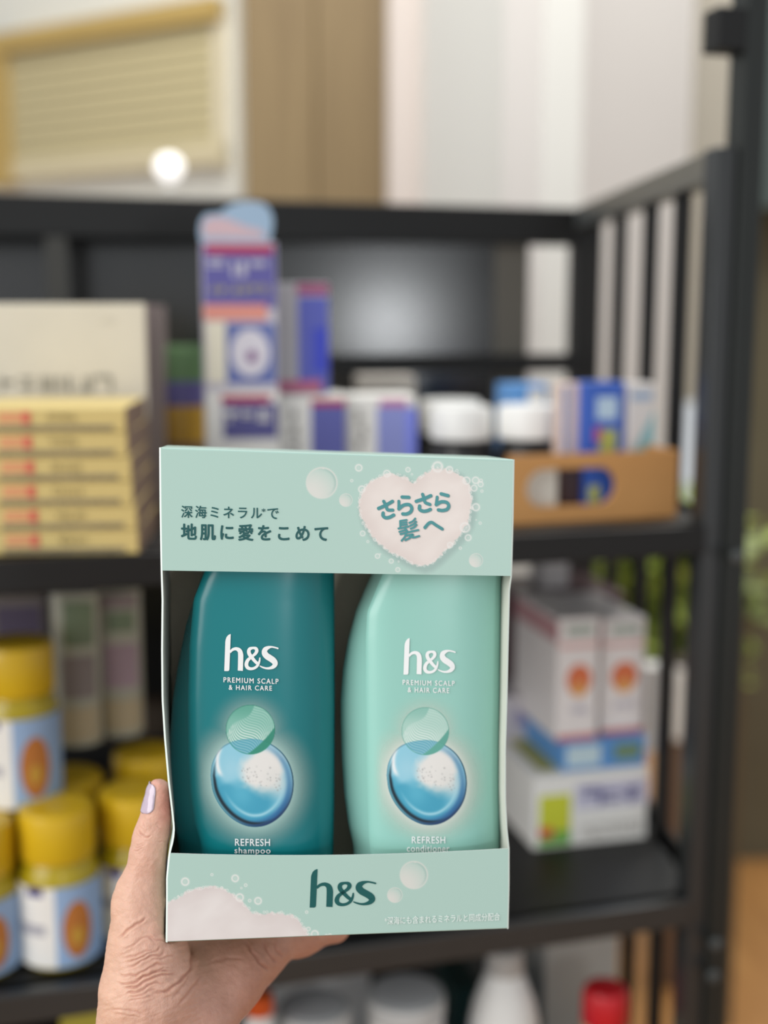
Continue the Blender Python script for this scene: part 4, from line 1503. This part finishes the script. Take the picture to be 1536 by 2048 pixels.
M_B1 = mat('teal_bottle_plastic', (14, 124, 130), 0.26, 0, .5, .02, 30)
M_B2 = mat('mint_bottle_plastic', (152, 206, 194), 0.28, 0, .5, .015, 30)
B1 = Bottle([(446, 985), (425, 1060), (405, 1145), (390, 1190), (372, 1250), (356, 1330), (345, 1400), (340, 1470), (338, 1530), (341, 1590), (348, 1640), (357, 1690), (364, 1740), (376, 1860)],
            [(470, 985), (436, 1070), (408, 1148), (387, 1200), (379, 1290), (376, 1400), (377, 1500), (381, 1590), (390, 1650), (404, 1700), (420, 1860)],
            [(668, 985), (669, 1145), (670, 1400), (669, 1600), (667, 1710), (660, 1860)],
            'shampoo_bottle', 'dark teal shampoo bottle on the left inside the carton', M_B1, mat('teal_cap_plastic', (20, 96, 100), .3))
B2 = Bottle([(790, 985), (768, 1070), (745, 1152), (732, 1180), (713, 1224), (697, 1283), (687, 1340), (682, 1402), (682, 1440), (684, 1514), (689, 1588), (697, 1650), (707, 1694), (720, 1860)],
            [(812, 985), (786, 1080), (766, 1152), (736, 1226), (734, 1280), (735, 1402), (737, 1560), (740, 1675), (744, 1720), (756, 1860)],
            [(1004, 985), (1005, 1150), (1006, 1400), (1004, 1600), (1000, 1710), (994, 1860)],
            'conditioner_bottle', 'pale mint conditioner bottle on the right inside the carton', M_B2, mat('mint_cap_plastic', (150, 204, 192), .3))

MAT_DROP = mat_attr('droplet_print', 0.30, 0.5, use_alpha=True)
EGG = [(80, 1150), (110, 950), (220, 750), (380, 640), (600, 590), (800, 590), (1000, 660), (1180, 800), (1300, 1000), (1350, 1230), (1330, 1450), (1255, 1630), (1120, 1785), (940, 1890), (750, 1920), (570, 1885), (380, 1775), (220, 1600), (118, 1390)]
EGG = [tuple(p) for p in catmull(EGG + [EGG[0]], 4)[:-1]]


def drop_colours(X, Y, glowcol, small):
    """X,Y in the drawing's own units; returns rgb (0..255) and alpha"""
    shape = X.shape
    img = np.tile(np.array(glowcol, float), shape + (1,))
    sd = poly_sdf(X, Y, EGG)
    al = np.clip(1 - sd / 420, 0, 1) ** 1.7 * .80
    dc = np.hypot(X - 690, Y - 445)
    al = np.maximum(al, np.clip(1 - (dc - 375) / 300, 0, 1) ** 2 * .38)

    def over(img, col, a):
        a = np.clip(a, 0, 1)[..., None]
        return img * (1 - a) + np.array(col, float) * a
    ins = 1 - smooth01(sd, -6, 6)
    al = np.maximum(al, ins)
    body = np.tile(np.array([146, 206, 226.]), shape + (1,))
    nz = (vnoise(X, Y, 170, 5) - .5)
    nz2 = (vnoise(X, Y, 60, 6) - .5)
    body = over(body, (58, 158, 190), smooth01(Y + .15 * (X - 300) + 260 * nz - 420 * np.exp(-((X - 650) / 380.) ** 2) * 0, 1120, 1330) * (1 - smooth01(X + 80 * nz, 900, 1250)) * .9)
    body = over(body, (96, 186, 212), np.exp(-(((X - 560) / 170.) ** 2 + ((Y - 1420) / 190.) ** 2)) * .7)
    body = over(body, (234, 232, 228), (1 - smooth01(np.hypot((X - 890) / 1.08, (Y - 1070) / 1.04) + 110 * nz + 30 * nz2, 215, 385)))
    body = over(body, (226, 226, 222), (1 - smooth01(np.hypot((X - 1060), (Y - 1250) * 1.05) + 90 * nz, 60, 330)) * .8)
    body = over(body, (245, 246, 246), np.exp(-((np.hypot((X - 520) / 1.0, (Y - 920) / 1.15) - 335) / 34.) ** 2) * smooth01(-(X - 330), -40, 80) * (1 - smooth01(np.abs(Y - 930), 150, 260)))
    body = over(body, (170, 216, 232), np.exp(-(((X - 400) / 160.) ** 2 + ((Y - 1050) / 190.) ** 2)) * .6)
    # bubbles specks in the white cloud
    r = np.random.default_rng(4)
    for k in range(46):
        cx, cy = (r.uniform(560, 800), r.uniform(1000, 1240)) if k % 2 else (r.uniform(830, 1160), r.uniform(980, 1370))
        rad = r.uniform(7, 17)
        m = (np.abs(X - cx) < 30) & (np.abs(Y - cy) < 30)
        d = np.hypot(X - cx, Y - cy)
        a = np.where(m, np.exp(-((d - rad * .6) / 7.) ** 2) * r.uniform(.1, .42), 0)
        body = over(body, (140, 140, 140), a)
    # rim lights and darks
    ang = np.arctan2(Y - 1240, X - 715)
    lowl = np.clip(np.cos(ang - math.radians(135)), 0, 1)
    right = np.clip(np.cos(ang - math.radians(5)), 0, 1)
    low = np.clip(np.cos(ang - math.radians(80)), 0, 1)
    body = over(body, (92, 146, 184), np.exp(-((sd + 70) / 46.) ** 2) * np.clip(right * 1.3, 0, 1) * .8)
    body = over(body, (40, 106, 160), np.exp(-((sd + 64) / 50.) ** 2) * np.clip(np.cos(ang - math.radians(52)), 0, 1) ** 3 * .95)
    body = over(body, (176, 222, 236), np.exp(-((sd + 175) / 26.) ** 2) * low ** 1.5 * .85)
    body = over(body, (120, 190, 206), np.exp(-((sd + 20) / 26.) ** 2) * lowl * .95)
    body = over(body, (18, 34, 44), np.exp(-((sd + 62 - 20 * (1 - lowl)) / (10 + 20. * lowl)) ** 2) * smooth01(lowl, .15, .75))
    body = over(body, (20, 62, 82), np.exp(-((sd + 8) / 11.) ** 2) * (.35 + .65 * right))
    body = over(body, (16, 44, 92), np.exp(-((sd + 22) / 26.) ** 2) * np.clip(np.cos(ang - math.radians(65)), 0, 1) ** 3 * .9)
    img = img * (1 - ins[..., None]) + body * ins[..., None]
    # small translucent disc with flowing lines
    sc_ = 1 - smooth01(dc, 366, 380)
    al = np.maximum(al, sc_ * .94)
    u, v = (X - 690) / 375., (Y - 445) / 375.
    # S-shaped level lines: steep at both ends, flat through the middle
    p_ = u + .45 * v
    ph = v - .20 * p_ - .95 * p_ ** 3
    dg_ = u * .70 + v * .71
    lo_ = smooth01(dg_ + .12 * (u * .7 - v * .7) ** 2, .66, .71)       # dark crescent, lower right
    up_ = 1 - smooth01(dg_ - .10 * np.sin((u - v) * 3.0), -.58, -.52)    # clear patch, upper left
    zone = (1 - lo_) * (1 - up_) * (dc < 374)
    lines = (.5 + .5 * np.cos(ph * 66)) ** 1.5
    img = over(img, small[0], sc_ * .66)
    img = over(img, small[1], sc_ * lo_ * .9)
    img = over(img, small[1], sc_ * up_ * (.35 * smooth01(-v, .2, .9)))
    inter = ins * sc_
    img = over(img, (70, 152, 188), inter * .6 * (1 - lo_))
    img = over(img, (240, 250, 246), sc_ * lines * zone * (.28 + .62 * smooth01(v - .25 * u, -.45, .35)) * (1 - .65 * inter))
    img = over(img, small[1], np.exp(-((dc - 370) / 7.) ** 2) * .55)
    # fade the sheet out towards its border
    edge = np.minimum.reduce([X + 440, 1900 - X, Y + 260, 2420 - Y])
    al = al * smooth01(edge, 0, 220)
    return img, al


def droplet(bt, x0, y0, x1, y1, glowcol, small, name):
    # drawing bbox of the egg: 80..1350 x 590..1920 -> pixels x0..x1, y0..y1
    nu, nv = 235, 290
    gx = np.linspace(-440, 1900, nu)
    gy = np.linspace(-260, 2420, nv)
    X, Y = np.meshgrid(gx, gy, indexing='ij')
    px = x0 + (X - 80) / 1270 * (x1 - x0)
    py = y0 + (Y - 590) / 1330 * (y1 - y0)
    img, al = drop_colours(X, Y, glowcol, small)
    x, z = loc(px, py, YF + .001)
    xl, xc, xr = bt.at(z)
    ok = (x > xc + .001) & (x < xr - .002)
    al = al * ok * smooth01(x - xc, .001, .006)
    y = bt.front(np.clip(x, xc, xr), z) - .0001
    V = np.stack([x, y, z], -1).reshape(-1, 3)
    Fq = grid_faces(nu, nv)
    keep = (al.reshape(-1)[Fq] > 0.003).any(1)
    used = np.unique(Fq[keep])
    rm = -np.ones(len(V), int)
    rm[used] = np.arange(len(used))
    me = fast_mesh(name, V[used], rm[Fq[keep]])
    c = np.ones((len(used), 4))
    c[:, :3] = lin(np.clip(img, 0, 255)).reshape(-1, 3)[used]
    c[:, 3] = al.reshape(-1)[used]
    set_cols(me, c)
    return link(name, me, MAT_DROP, bt.e, True)


droplet(B1, 420.6, 1477.8, 587.6, 1653.5, (176, 212, 206), ((112, 186, 164), (46, 140, 116)), 'droplet_print')
droplet(B2, 773.3, 1480.3, 934.1, 1649.8, (228, 236, 226), ((150, 206, 192), (90, 168, 152)), 'droplet_print')

for bt, lb, rows in ((B1, (448.5, 1268, 557, 1342, .0), [('PREMIUM SCALP', .018, 1.25, (447, 1355.5, 557, 1366, .03)), ('& HAIR CARE', .018, 1.25, (457.5, 1370, 544, 1380, .02)), ('REFRESH', .012, 1.12, (470, 1676.5, 540, 1691, .0)), ('shampoo', .014, 1.12, (469, 1694, 541, 1710, .0))]),
                     (B2, (806.7, 1276, 911, 1349, .0), [('PREMIUM SCALP', .018, 1.25, (805, 1360, 909, 1370.5, .02)), ('& HAIR CARE', .018, 1.25, (815, 1374.5, 898, 1385, .02)), ('REFRESH', .012, 1.12, (823.3, 1672, 890, 1686, .0)), ('conditioner', .012, 1.1, (813.4, 1689, 898.7, 1703, .0))])):
    yf = lambda x, z, bt=bt: bt.front(x, z)
    printed('brand_mark', fit(lc, *lb), lf, M_WINK, bt.e, yf, .0003, YF + .001)
    for body, bold, sp, bx in rows:
        co, fs = text_flat(body, bold, sp)
        printed('lettering', fit(co, *bx), fs, M_WINK, bt.e, yf, .0003, YF + .001)

# ------------------------------------------------------------------ the hand
def sd_cone(G, a, b, ra, rb):
    ba = b - a
    l2 = float(ba @ ba)
    rr_ = ra - rb
    a2 = l2 - rr_ * rr_
    il2 = 1.0 / l2
    pa = G - a
    y = pa @ ba.astype(np.float32)
    z = y - l2
    t = pa * l2 - y[..., None] * ba.astype(np.float32)
    x2 = np.einsum('...i,...i->...', t, t)
    y2 = y * y * l2
    z2 = z * z * l2
    k = np.sign(rr_) * rr_ * rr_ * x2
    d = (np.sqrt(x2 * a2 * il2) + y * rr_) * il2 - ra
    c1 = np.sign(z) * a2 * z2 > k
    c2 = np.sign(y) * a2 * y2 < k
    d = np.where(c2, np.sqrt(x2 + y2) * il2 - ra, d)
    d = np.where(c1, np.sqrt(x2 + z2) * il2 - rb, d)
    return d


def smin(a, b, k):
    h = np.clip(.5 + .5 * (b - a) / k, 0, 1)
    return b * (1 - h) + a * h - k * h * (1 - h)


def surface_nets(Fv, lo, h):
    s = Fv < 0
    nx, ny, nz = Fv.shape
    cnt = np.zeros((nx - 1, ny - 1, nz - 1), np.float32)
    acc = np.zeros((nx - 1, ny - 1, nz - 1, 3), np.float32)
    def sl(dx, dy, dz):
        return (slice(dx, nx - 1 + dx), slice(dy, ny - 1 + dy), slice(dz, nz - 1 + dz))
    cor = [(i, j, k) for i in (0, 1) for j in (0, 1) for k in (0, 1)]
    for a in cor:
        for ax in range(3):
            if a[ax]:
                continue
            b = list(a); b[ax] = 1
            fa, fb = Fv[sl(*a)], Fv[sl(*b)]
            cr = (s[sl(*a)] != s[sl(*b)])
            t = np.where(cr, fa / np.where(cr, fa - fb, 1), 0)
            for q in range(3):
                acc[..., q] += np.where(cr, a[q] + (t if q == ax else 0), 0)
            cnt += cr
    act = cnt > 0
    idx = -np.ones(act.shape, np.int64)
    idx[act] = np.arange(act.sum())
    base = np.argwhere(act)
    V = (base + acc[act] / cnt[act][:, None]) * h + lo
    faces = []
    for ax in range(3):
        u, v = (ax + 1) % 3, (ax + 2) % 3
        n = [nx, ny, nz]
        r = [slice(1, n[q] - 1) for q in range(3)]
        r[ax] = slice(0, n[ax] - 1)
        r2 = list(r); r2[ax] = slice(1, n[ax])
        sa, sb = s[tuple(r)], s[tuple(r2)]
        for flip, mk in ((False, sa & ~sb), (True, ~sa & sb)):
            p = np.argwhere(mk)
            off = np.array([1, 1, 1]); off[ax] = 0
            p = p + off
            def c(du, dv):
                q = p.copy(); q[:, u] -= du; q[:, v] -= dv
                return idx[q[:, 0], q[:, 1], q[:, 2]]
            f = np.stack([c(1, 1), c(0, 1), c(0, 0), c(1, 0)], 1)
            faces.append(f[:, ::-1] if flip else f)
    Fq = np.concatenate(faces)
    return V, Fq[(Fq >= 0).all(1)]


def relax(V, Fq, n):
    E_ = np.concatenate([Fq[:, [0, 1]], Fq[:, [1, 2]], Fq[:, [2, 3]], Fq[:, [3, 0]]])
    E_ = np.concatenate([E_, E_[:, ::-1]])
    c = np.bincount(E_[:, 0], minlength=len(V))
    for it in range(n):
        sm = np.stack([np.bincount(E_[:, 0], weights=V[E_[:, 1], q], minlength=len(V)) for q in range(3)], 1)
        V = V * .5 + sm / np.maximum(c, 1)[:, None] * .5
    return V


def build_hand():
    # joints from the photograph: pixel x, pixel y, distance, radius in mm
    CH = [
        # forearm and wrist
        ([(150, 2700, .43, 23), (225, 2300, .462, 17), (262, 2060, .478, 14)], 14),
        ([(330, 2700, .43, 23), (365, 2300, .466, 17), (385, 2065, .485, 14)], 12),
        ([(240, 2700, .455, 26), (295, 2300, .482, 21), (330, 2050, .494, 19)], 14),
        # thenar and thumb
        ([(292, 2040, .482, 17.5), (300, 1985, .480, 19.5), (293, 1890, .484, 15.0), (283, 1800, .4885, 10.8), (303, 1700, .4905, 7.4), (307, 1663, .491, 6.2), (316, 1625, .492, 5.0), (317, 1581, .4925, 4.3)], 6),
        ([(303, 1695, .4955, 7.0), (314, 1635, .4965, 5.2), (319, 1582, .496, 4.6)], 4),
        # palm body
        ([(345, 2030, .490, 19), (430, 1915, .522, 20), (440, 1880, .535, 15)], 12),
        ([(388, 2040, .487, 15), (458, 1950, .506, 14.0), (515, 1900, .524, 11.5), (595, 1860, .543, 8.6), (665, 1848, .556, 7.0), (700, 1800, .572, 7.4), (705, 1730, .574, 6.8)], 9),
        # fingers folded up behind the carton
        ([(420, 1900, .530, 14), (400, 1795, .556, 10), (450, 1650, .563, 8.6), (510, 1560, .563, 7.8), (560, 1500, .561, 6.8)], 7),
        ([(450, 1900, .532, 14), (480, 1800, .558, 10), (550, 1660, .565, 8.8), (620, 1570, .565, 8.0), (670, 1515, .562, 6.8)], 7),
        ([(490, 1905, .534, 13), (560, 1810, .560, 9.6), (640, 1690, .567, 8.4), (710, 1610, .567, 7.6), (750, 1565, .564, 6.6)], 7),
        ([(600, 1868, .546, 9.6), (640, 1815, .566, 8.4), (700, 1735, .568, 7.4)], 7),
    ]
    h = 0.0014
    lo = np.array([-0.185, 0.395, 1.005])
    hi = np.array([0.020, 0.600, 1.325])
    n = np.ceil((hi - lo) / h).astype(int)
    ax = [(lo[q] + h * np.arange(n[q])).astype(np.float32) for q in range(3)]
    Fv = np.full(tuple(n), 1.0, np.float32)
    def local(a, b, r):
        m = r + 0.028
        sl_ = []
        for q in range(3):
            i0 = int(np.clip((min(a[q], b[q]) - m - lo[q]) / h, 0, n[q]))
            i1 = int(np.clip((max(a[q], b[q]) + m - lo[q]) / h + 1, 0, n[q]))
            sl_.append(slice(i0, i1))
        return tuple(sl_)
    for pts, k in CH:
        for A, B in zip(pts[:-1], pts[1:]):
            a, b = P(*A[:3]), P(*B[:3])
            sl_ = local(a, b, max(A[3], B[3]) / 1000)
            if any(s_.stop <= s_.start for s_ in sl_):
                continue
            G = np.stack(np.meshgrid(ax[0][sl_[0]], ax[1][sl_[1]], ax[2][sl_[2]], indexing='ij'), -1)
            d = sd_cone(G, a.astype(np.float32), b.astype(np.float32), A[3] / 1000, B[3] / 1000)
            Fv[sl_] = smin(Fv[sl_], d.astype(np.float32), k / 1000)
    # flatten against the carton: nothing of the hand inside it
    X, Y, Z = np.meshgrid(*ax, indexing='ij')
    near = Fv < 0.012
    Q = (np.stack([X[near], Y[near], Z[near]], 1) - BC) @ BR
    xl = side_x(Q[:, 2], np.clip(Q[:, 1], 0, D), True)
    zb = ZB_L + (ZB_R - ZB_L) * (Q[:, 0] - lx[-1]) / (rx[-1] - lx[-1])
    g = 0.0007
    dx = xl - g - Q[:, 0]
    dz = zb - g - Q[:, 2]
    dy1 = Q[:, 1] - D - 0.0005 - g
    dy0 = -Q[:, 1] - g
    dbox = np.maximum.reduce([dx, dz, dy1, dy0])
    Fv[near] = np.maximum(Fv[near], -dbox)
    # cap the forearm well below the frame
    Fv[:, :, :2] = np.maximum(Fv[:, :, :2], 0.001)
    V, Fq = surface_nets(Fv, lo, h)
    V = relax(V, Fq, 3)
    # two quad subdivisions with smoothing
    for lev in range(2):
        E0 = np.sort(np.concatenate([Fq[:, [0, 1]], Fq[:, [1, 2]], Fq[:, [2, 3]], Fq[:, [3, 0]]]), 1)
        key = E0[:, 0] * len(V) + E0[:, 1]
        uk, inv = np.unique(key, return_inverse=True)
        ev = (V[uk // len(V)] + V[uk % len(V)]) / 2
        fv = V[Fq].mean(1)
        m, nv_, ne = len(Fq), len(V), len(uk)
        e = (inv.reshape(4, m) + nv_).T
        fc = np.arange(m) + nv_ + ne
        Fq = np.concatenate([np.stack([Fq[:, q], e[:, q], fc, e[:, q - 1]], 1) for q in range(4)])
        V = np.concatenate([V, ev, fv])
        V = relax(V, Fq, 3)
    return link('hand', fast_mesh('hand', V, Fq))


hand = build_hand()
tag(hand, 'left hand gripping the mint carton, thumb raised along its side', 'hand')
hm = hand.data
nV = len(hm.vertices)
co = np.empty(nV * 3); hm.vertices.foreach_get('co', co); co = co.reshape(-1, 3)
no = np.empty(nV * 3); hm.vertices.foreach_get('normal', no); no = no.reshape(-1, 3)


def project(w_):
    d = w_ - CAM
    z = d @ FWD
    return 768 + F_PX * d[:, 0] / z, 1024 - F_PX * (d @ UP) / z


hx, hy = project(co)
facing = (no * (CAM - co)).sum(1) > 0
Z1 = lambda pts: [(200 + x / 2.954, 1830 + y / 2.954) for x, y in pts]
Z2 = lambda pts: [(240 + x / 9.6, 1530 + y / 9.6) for x, y in pts]
CREASES = [   # polyline, depth mm, width px
    (Z1([(540, 165), (549, 230), (538, 300), (505, 360), (445, 415), (380, 455), (300, 462)]), .9, 2.6),
    (Z1([(110, 345), (170, 358), (240, 342), (300, 312), (350, 290), (420, 283)]), .60, 1.8),
    (Z1([(90, 400), (150, 404), (210, 388), (270, 362), (350, 332), (440, 325)]), .75, 1.9),
    (Z1([(140, 438), (190, 428), (250, 402), (310, 375), (390, 352), (460, 350)]), .70, 1.8),
    (Z1([(150, 470), (200, 458), (260, 432), (320, 408), (400, 396)]), .55, 1.8),
    (Z1([(170, 492), (240, 470), (300, 450), (340, 448)]), .40, 1.8),
    (Z1([(160, 312), (205, 300), (250, 272), (310, 246), (350, 240), (385, 205)]), .55, 1.8),
    (Z1([(150, 278), (210, 262), (260, 238), (330, 214), (360, 185)]), .42, 1.8),
    (Z1([(120, 250), (180, 244), (235, 222), (280, 205), (330, 207)]), .45, 1.8),
    (Z1([(130, 205), (180, 188), (225, 152), (260, 130), (300, 140), (335, 165)]), .42, 1.8),
    (Z1([(290, 120), (330, 145), (370, 150), (420, 175)]), .35, 1.8),
    (Z1([(300, 265), (350, 262), (400, 240), (450, 240)]), .35, 1.7),
    (Z1([(180, 372), (250, 372), (310, 342), (380, 312), (430, 306)]), .35, 1.4),
    (Z1([(95, 145), (150, 95), (195, 62), (240, 42), (280, 5)]), .75, 2.0),
    (Z1([(850, 150), (905, 225), (960, 290), (1005, 335)]), .85, 2.4),
    (Z1([(965, 155), (1000, 225), (1045, 280)]), .6, 2.2),
    (Z1([(1030, 150), (1045, 210), (1080, 255)]), .6, 2.2),
    (Z1([(590, 350), (565, 410), (505, 480), (455, 540)]), .5, 2.6),
    (Z1([(540, 340), (490, 420), (420, 500)]), .35, 2.2),
    (Z1([(160, 512), (240, 488), (330, 480)]), .35, 1.8),
    (Z1([(60, 560), (120, 552), (190, 566), (260, 590)]), .35, 2.0),
    (Z1([(80, 590), (150, 585), (220, 605)]), .25, 2.0),
    (Z1([(650, 285), (720, 258), (800, 250), (860, 262)]), .30, 3.0),
    (Z2([(350, 1260), (395, 1325), (460, 1378), (530, 1388), (600, 1330)]), .55, 1.5),
    (Z2([(425, 1090), (455, 1150), (500, 1205)]), .30, 1.3),
    (Z2([(300, 1540), (360, 1545), (430, 1520)]), .22, 1.2),
    (Z2([(280, 1590), (350, 1585), (440, 1555)]), .25, 1.2),
    (Z2([(250, 1650), (340, 1640), (430, 1600)]), .25, 1.2),
    (Z2([(720, 1500), (790, 1455), (870, 1468)]), .28, 1.4),
    (Z2([(720, 1140), (770, 1210), (830, 1260)]), .18, 1.4),
    (Z2([(530, 920), (580, 960), (640, 930)]), .2, 1.2),
    (Z2([(510, 880), (580, 910), (650, 880)]), .15, 1.2),
]
disp = np.zeros(nV)
crease_amt = np.zeros(nV)
for pts, dep, wd in CREASES:
    p = catmull(pts, 5)
    d2 = np.full(nV, 1e9)
    jx, jy = hx + (vnoise(hx, hy, 16, 41) - .5) * 5, hy + (vnoise(hx, hy, 13, 42) - .5) * 6
    m = (hx > p[:, 0].min() - 25) & (hx < p[:, 0].max() + 25) & (hy > p[:, 1].min() - 25) & (hy < p[:, 1].max() + 25) & facing
    X, Y = jx[m], jy[m]
    best = np.full(m.sum(), 1e9)
    along = np.zeros(m.sum())
    for i in range(len(p) - 1):
        a, b = p[i], p[i + 1]
        e_ = b - a
        t = np.clip(((X - a[0]) * e_[0] + (Y - a[1]) * e_[1]) / (e_ @ e_ + 1e-9), 0, 1)
        dd = np.hypot(X - a[0] - t * e_[0], Y - a[1] - t * e_[1])
        up_ = dd < best
        best = np.where(up_, dd, best)
        along = np.where(up_, (i + t) / (len(p) - 1), along)
    taper = np.clip(np.minimum(along, 1 - along) * 6, 0, 1)
    g_ = np.exp(-(best / wd) ** 2)
    shoulder = np.exp(-((best - wd * 2.6) / (wd * 1.5)) ** 2) * .42
    disp[m] += (-g_ + shoulder) * taper * dep * .0007
    crease_amt[m] = np.maximum(crease_amt[m], g_ * taper * min(1, dep / .7))
# soft uneven flesh
disp += (vnoise(hx, hy, 22, 3) - .5) * .0005 + (vnoise(hx * .7 + hy * .7, hy - hx, 9, 8) - .5) * .00018
fine = smooth01(hy, 1800, 1850) * (1 - smooth01(hx, 390, 460))
disp += facing * fine * ((vnoise((hx * .93 - hy * .36) * .22, (hx * .36 + hy * .93) * 1.0, 5.5, 9) - .5) * .00022 + (vnoise((hx * .93 - hy * .36) * .3, (hx * .36 + hy * .93), 2.6, 10) - .5) * .00007)
fine2 = facing * smooth01(-hy, -1850, -1700)
disp += fine2 * (vnoise((hx * .8 + hy * .6) * .9, (hy * .8 - hx * .6) * .35, 4.0, 14) - .5) * .00016
co2 = co + no * disp[:, None]
# keep the skin outside the carton after the displacement
Q = (co2 - BC) @ BR
hm.vertices.foreach_set('co', co2.ravel())
hl_ = np.empty(len(hm.loops), np.int32)
hm.loops.foreach_get('vertex_index', hl_)
HAND_FACES = hl_.reshape(-1, 4)
hm.update()
# skin colour: redder thumb tip, redder and darker palm and creases
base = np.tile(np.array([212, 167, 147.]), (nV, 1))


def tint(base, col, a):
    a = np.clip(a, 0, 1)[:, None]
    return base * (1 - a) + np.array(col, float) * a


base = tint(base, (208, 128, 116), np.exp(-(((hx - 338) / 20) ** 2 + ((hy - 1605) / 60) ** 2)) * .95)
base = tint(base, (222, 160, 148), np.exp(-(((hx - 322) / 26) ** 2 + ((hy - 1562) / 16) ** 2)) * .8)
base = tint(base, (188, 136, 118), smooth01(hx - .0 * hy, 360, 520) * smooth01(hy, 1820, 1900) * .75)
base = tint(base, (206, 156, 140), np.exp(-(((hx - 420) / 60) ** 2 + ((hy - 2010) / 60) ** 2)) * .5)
base = tint(base, (214, 174, 148), smooth01(-hx, -300, -215) * .6)  # left side tinted brighter, its lit edge put into the skin colour
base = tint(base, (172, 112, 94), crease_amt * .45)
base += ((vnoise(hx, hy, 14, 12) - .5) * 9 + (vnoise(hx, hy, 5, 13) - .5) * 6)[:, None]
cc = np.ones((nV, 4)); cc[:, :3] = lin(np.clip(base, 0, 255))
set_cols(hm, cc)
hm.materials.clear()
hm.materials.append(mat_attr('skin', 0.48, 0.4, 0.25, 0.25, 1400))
hm.polygons.foreach_set('use_smooth', [True] * len(hm.polygons))

# thumbnail: plate wrapped over the outer side of the thumb tip
def thumbnail():
    from mathutils.bvhtree import BVHTree
    near = np.linalg.norm(co2 - P(316, 1590, .4935), axis=1) < .02
    fm = near[HAND_FACES].all(1)
    ids = np.unique(HAND_FACES[fm])
    rm = np.zeros(len(co2), int)
    rm[ids] = np.arange(len(ids))
    bvh = BVHTree.FromPolygons([tuple(v) for v in co2[ids]], rm[HAND_FACES[fm]].tolist())
    A = P(316, 1619, .4935)          # cuticle end, on the bone axis
    B = P(318, 1567, .4940)          # towards the tip
    ax_ = B - A
    L = np.linalg.norm(ax_)
    t_ = ax_ / L
    out_ = np.array([-.86, -.50, 0.0])        # nail faces left and a little towards the viewer
    out_ -= t_ * (out_ @ t_)
    out_ /= np.linalg.norm(out_)
    sd_ = np.cross(t_, out_)
    nu, nv = 30, 22
    V = []
    for i in range(nu):
        u = i / (nu - 1)
        half = math.radians(56) * (math.sqrt(max(0.0, 1 - (1 - min(1, u / .28)) ** 2)) * .75 + .25) * (1.0 if u < .8 else math.sqrt(max(0, 1 - ((u - .8) / .21) ** 2)) * .6 + .4)
        o_ = A + t_ * (u * L * 1.06)
        ub = min(u, .93)
        ob = A + t_ * (ub * L * 1.06)
        for j in range(nv):
            a = -half + 2 * half * j / (nv - 1)
            d_ = out_ * math.cos(a) + sd_ * math.sin(a)
            hit = bvh.ray_cast(Vector(ob + d_ * .02), Vector(-d_))
            r_ = (np.array(hit[0]) - ob) @ d_ if hit[0] is not None else .005
            V.append(o_ + d_ * (r_ + .0004 - .0003 * abs(2 * j / (nv - 1) - 1) ** 3))
    V = np.array(V).reshape(nu, nv, 3)
    for it in range(3):
        V[1:-1, 1:-1] = .5 * V[1:-1, 1:-1] + .125 * (V[2:, 1:-1] + V[:-2, 1:-1] + V[1:-1, 2:] + V[1:-1, :-2])
    return fast_mesh('thumbnail', V.reshape(-1, 3), grid_faces(nu, nv))


nm_ = thumbnail()
nl = link('thumbnail', nm_, mat('lilac_nail_polish', (190, 172, 188), .16, 0, .5, .02, 40, 0, 0, 0, .6), hand, True)
nl['label'] = 'pale lilac polished thumbnail'
md = nl.modifiers.new('thick', 'SOLIDIFY')
md.thickness = 0.0005
md.offset = 0

# ------------------------------------------------------------------ prints belong to the part that carries them
bpy.context.view_layer.update()


def carry(ch, par):
    ch.parent = par


def kids(o, nm):
    return [c for c in o.children if c.name.split('.')[0] == nm]


tb_, bb_ = kids(carton, 'top_band')[0], kids(carton, 'bottom_band')[0]
for c in list(carton.children):
    k = c.name.split('.')[0]
    if k in ('lettering', 'lettering_relief', 'brand_mark', 'top_band_print', 'bottom_band_print', 'cut_edge'):
        z = sum((Vector(b) for b in c.bound_box), Vector()).z / 8
        carry(c, tb_ if z > 0 else bb_)
for e in (B1.e, B2.e):
    bd = kids(e, 'body')[0]
    for c in list(e.children):
        if c.name.split('.')[0] in ('lettering', 'brand_mark', 'droplet_print'):
            carry(c, bd)
for o in list(COL.objects):
    k = o.name.split('.')[0]
    if o.parent is None and k in ('gummy_jar', 'round_canister'):
        ld = kids(o, 'lid')[0]
        for c in kids(o, 'lid_disc'):
            carry(c, ld)
        if k == 'gummy_jar':
            lw = kids(o, 'label_wrap')
            for nm_k, q in (('navy_print', 0), ('grey_print', 0), ('orange_print', 1), ('yellow_print', 1)):
                for c in kids(o, nm_k):
                    carry(c, lw[q])
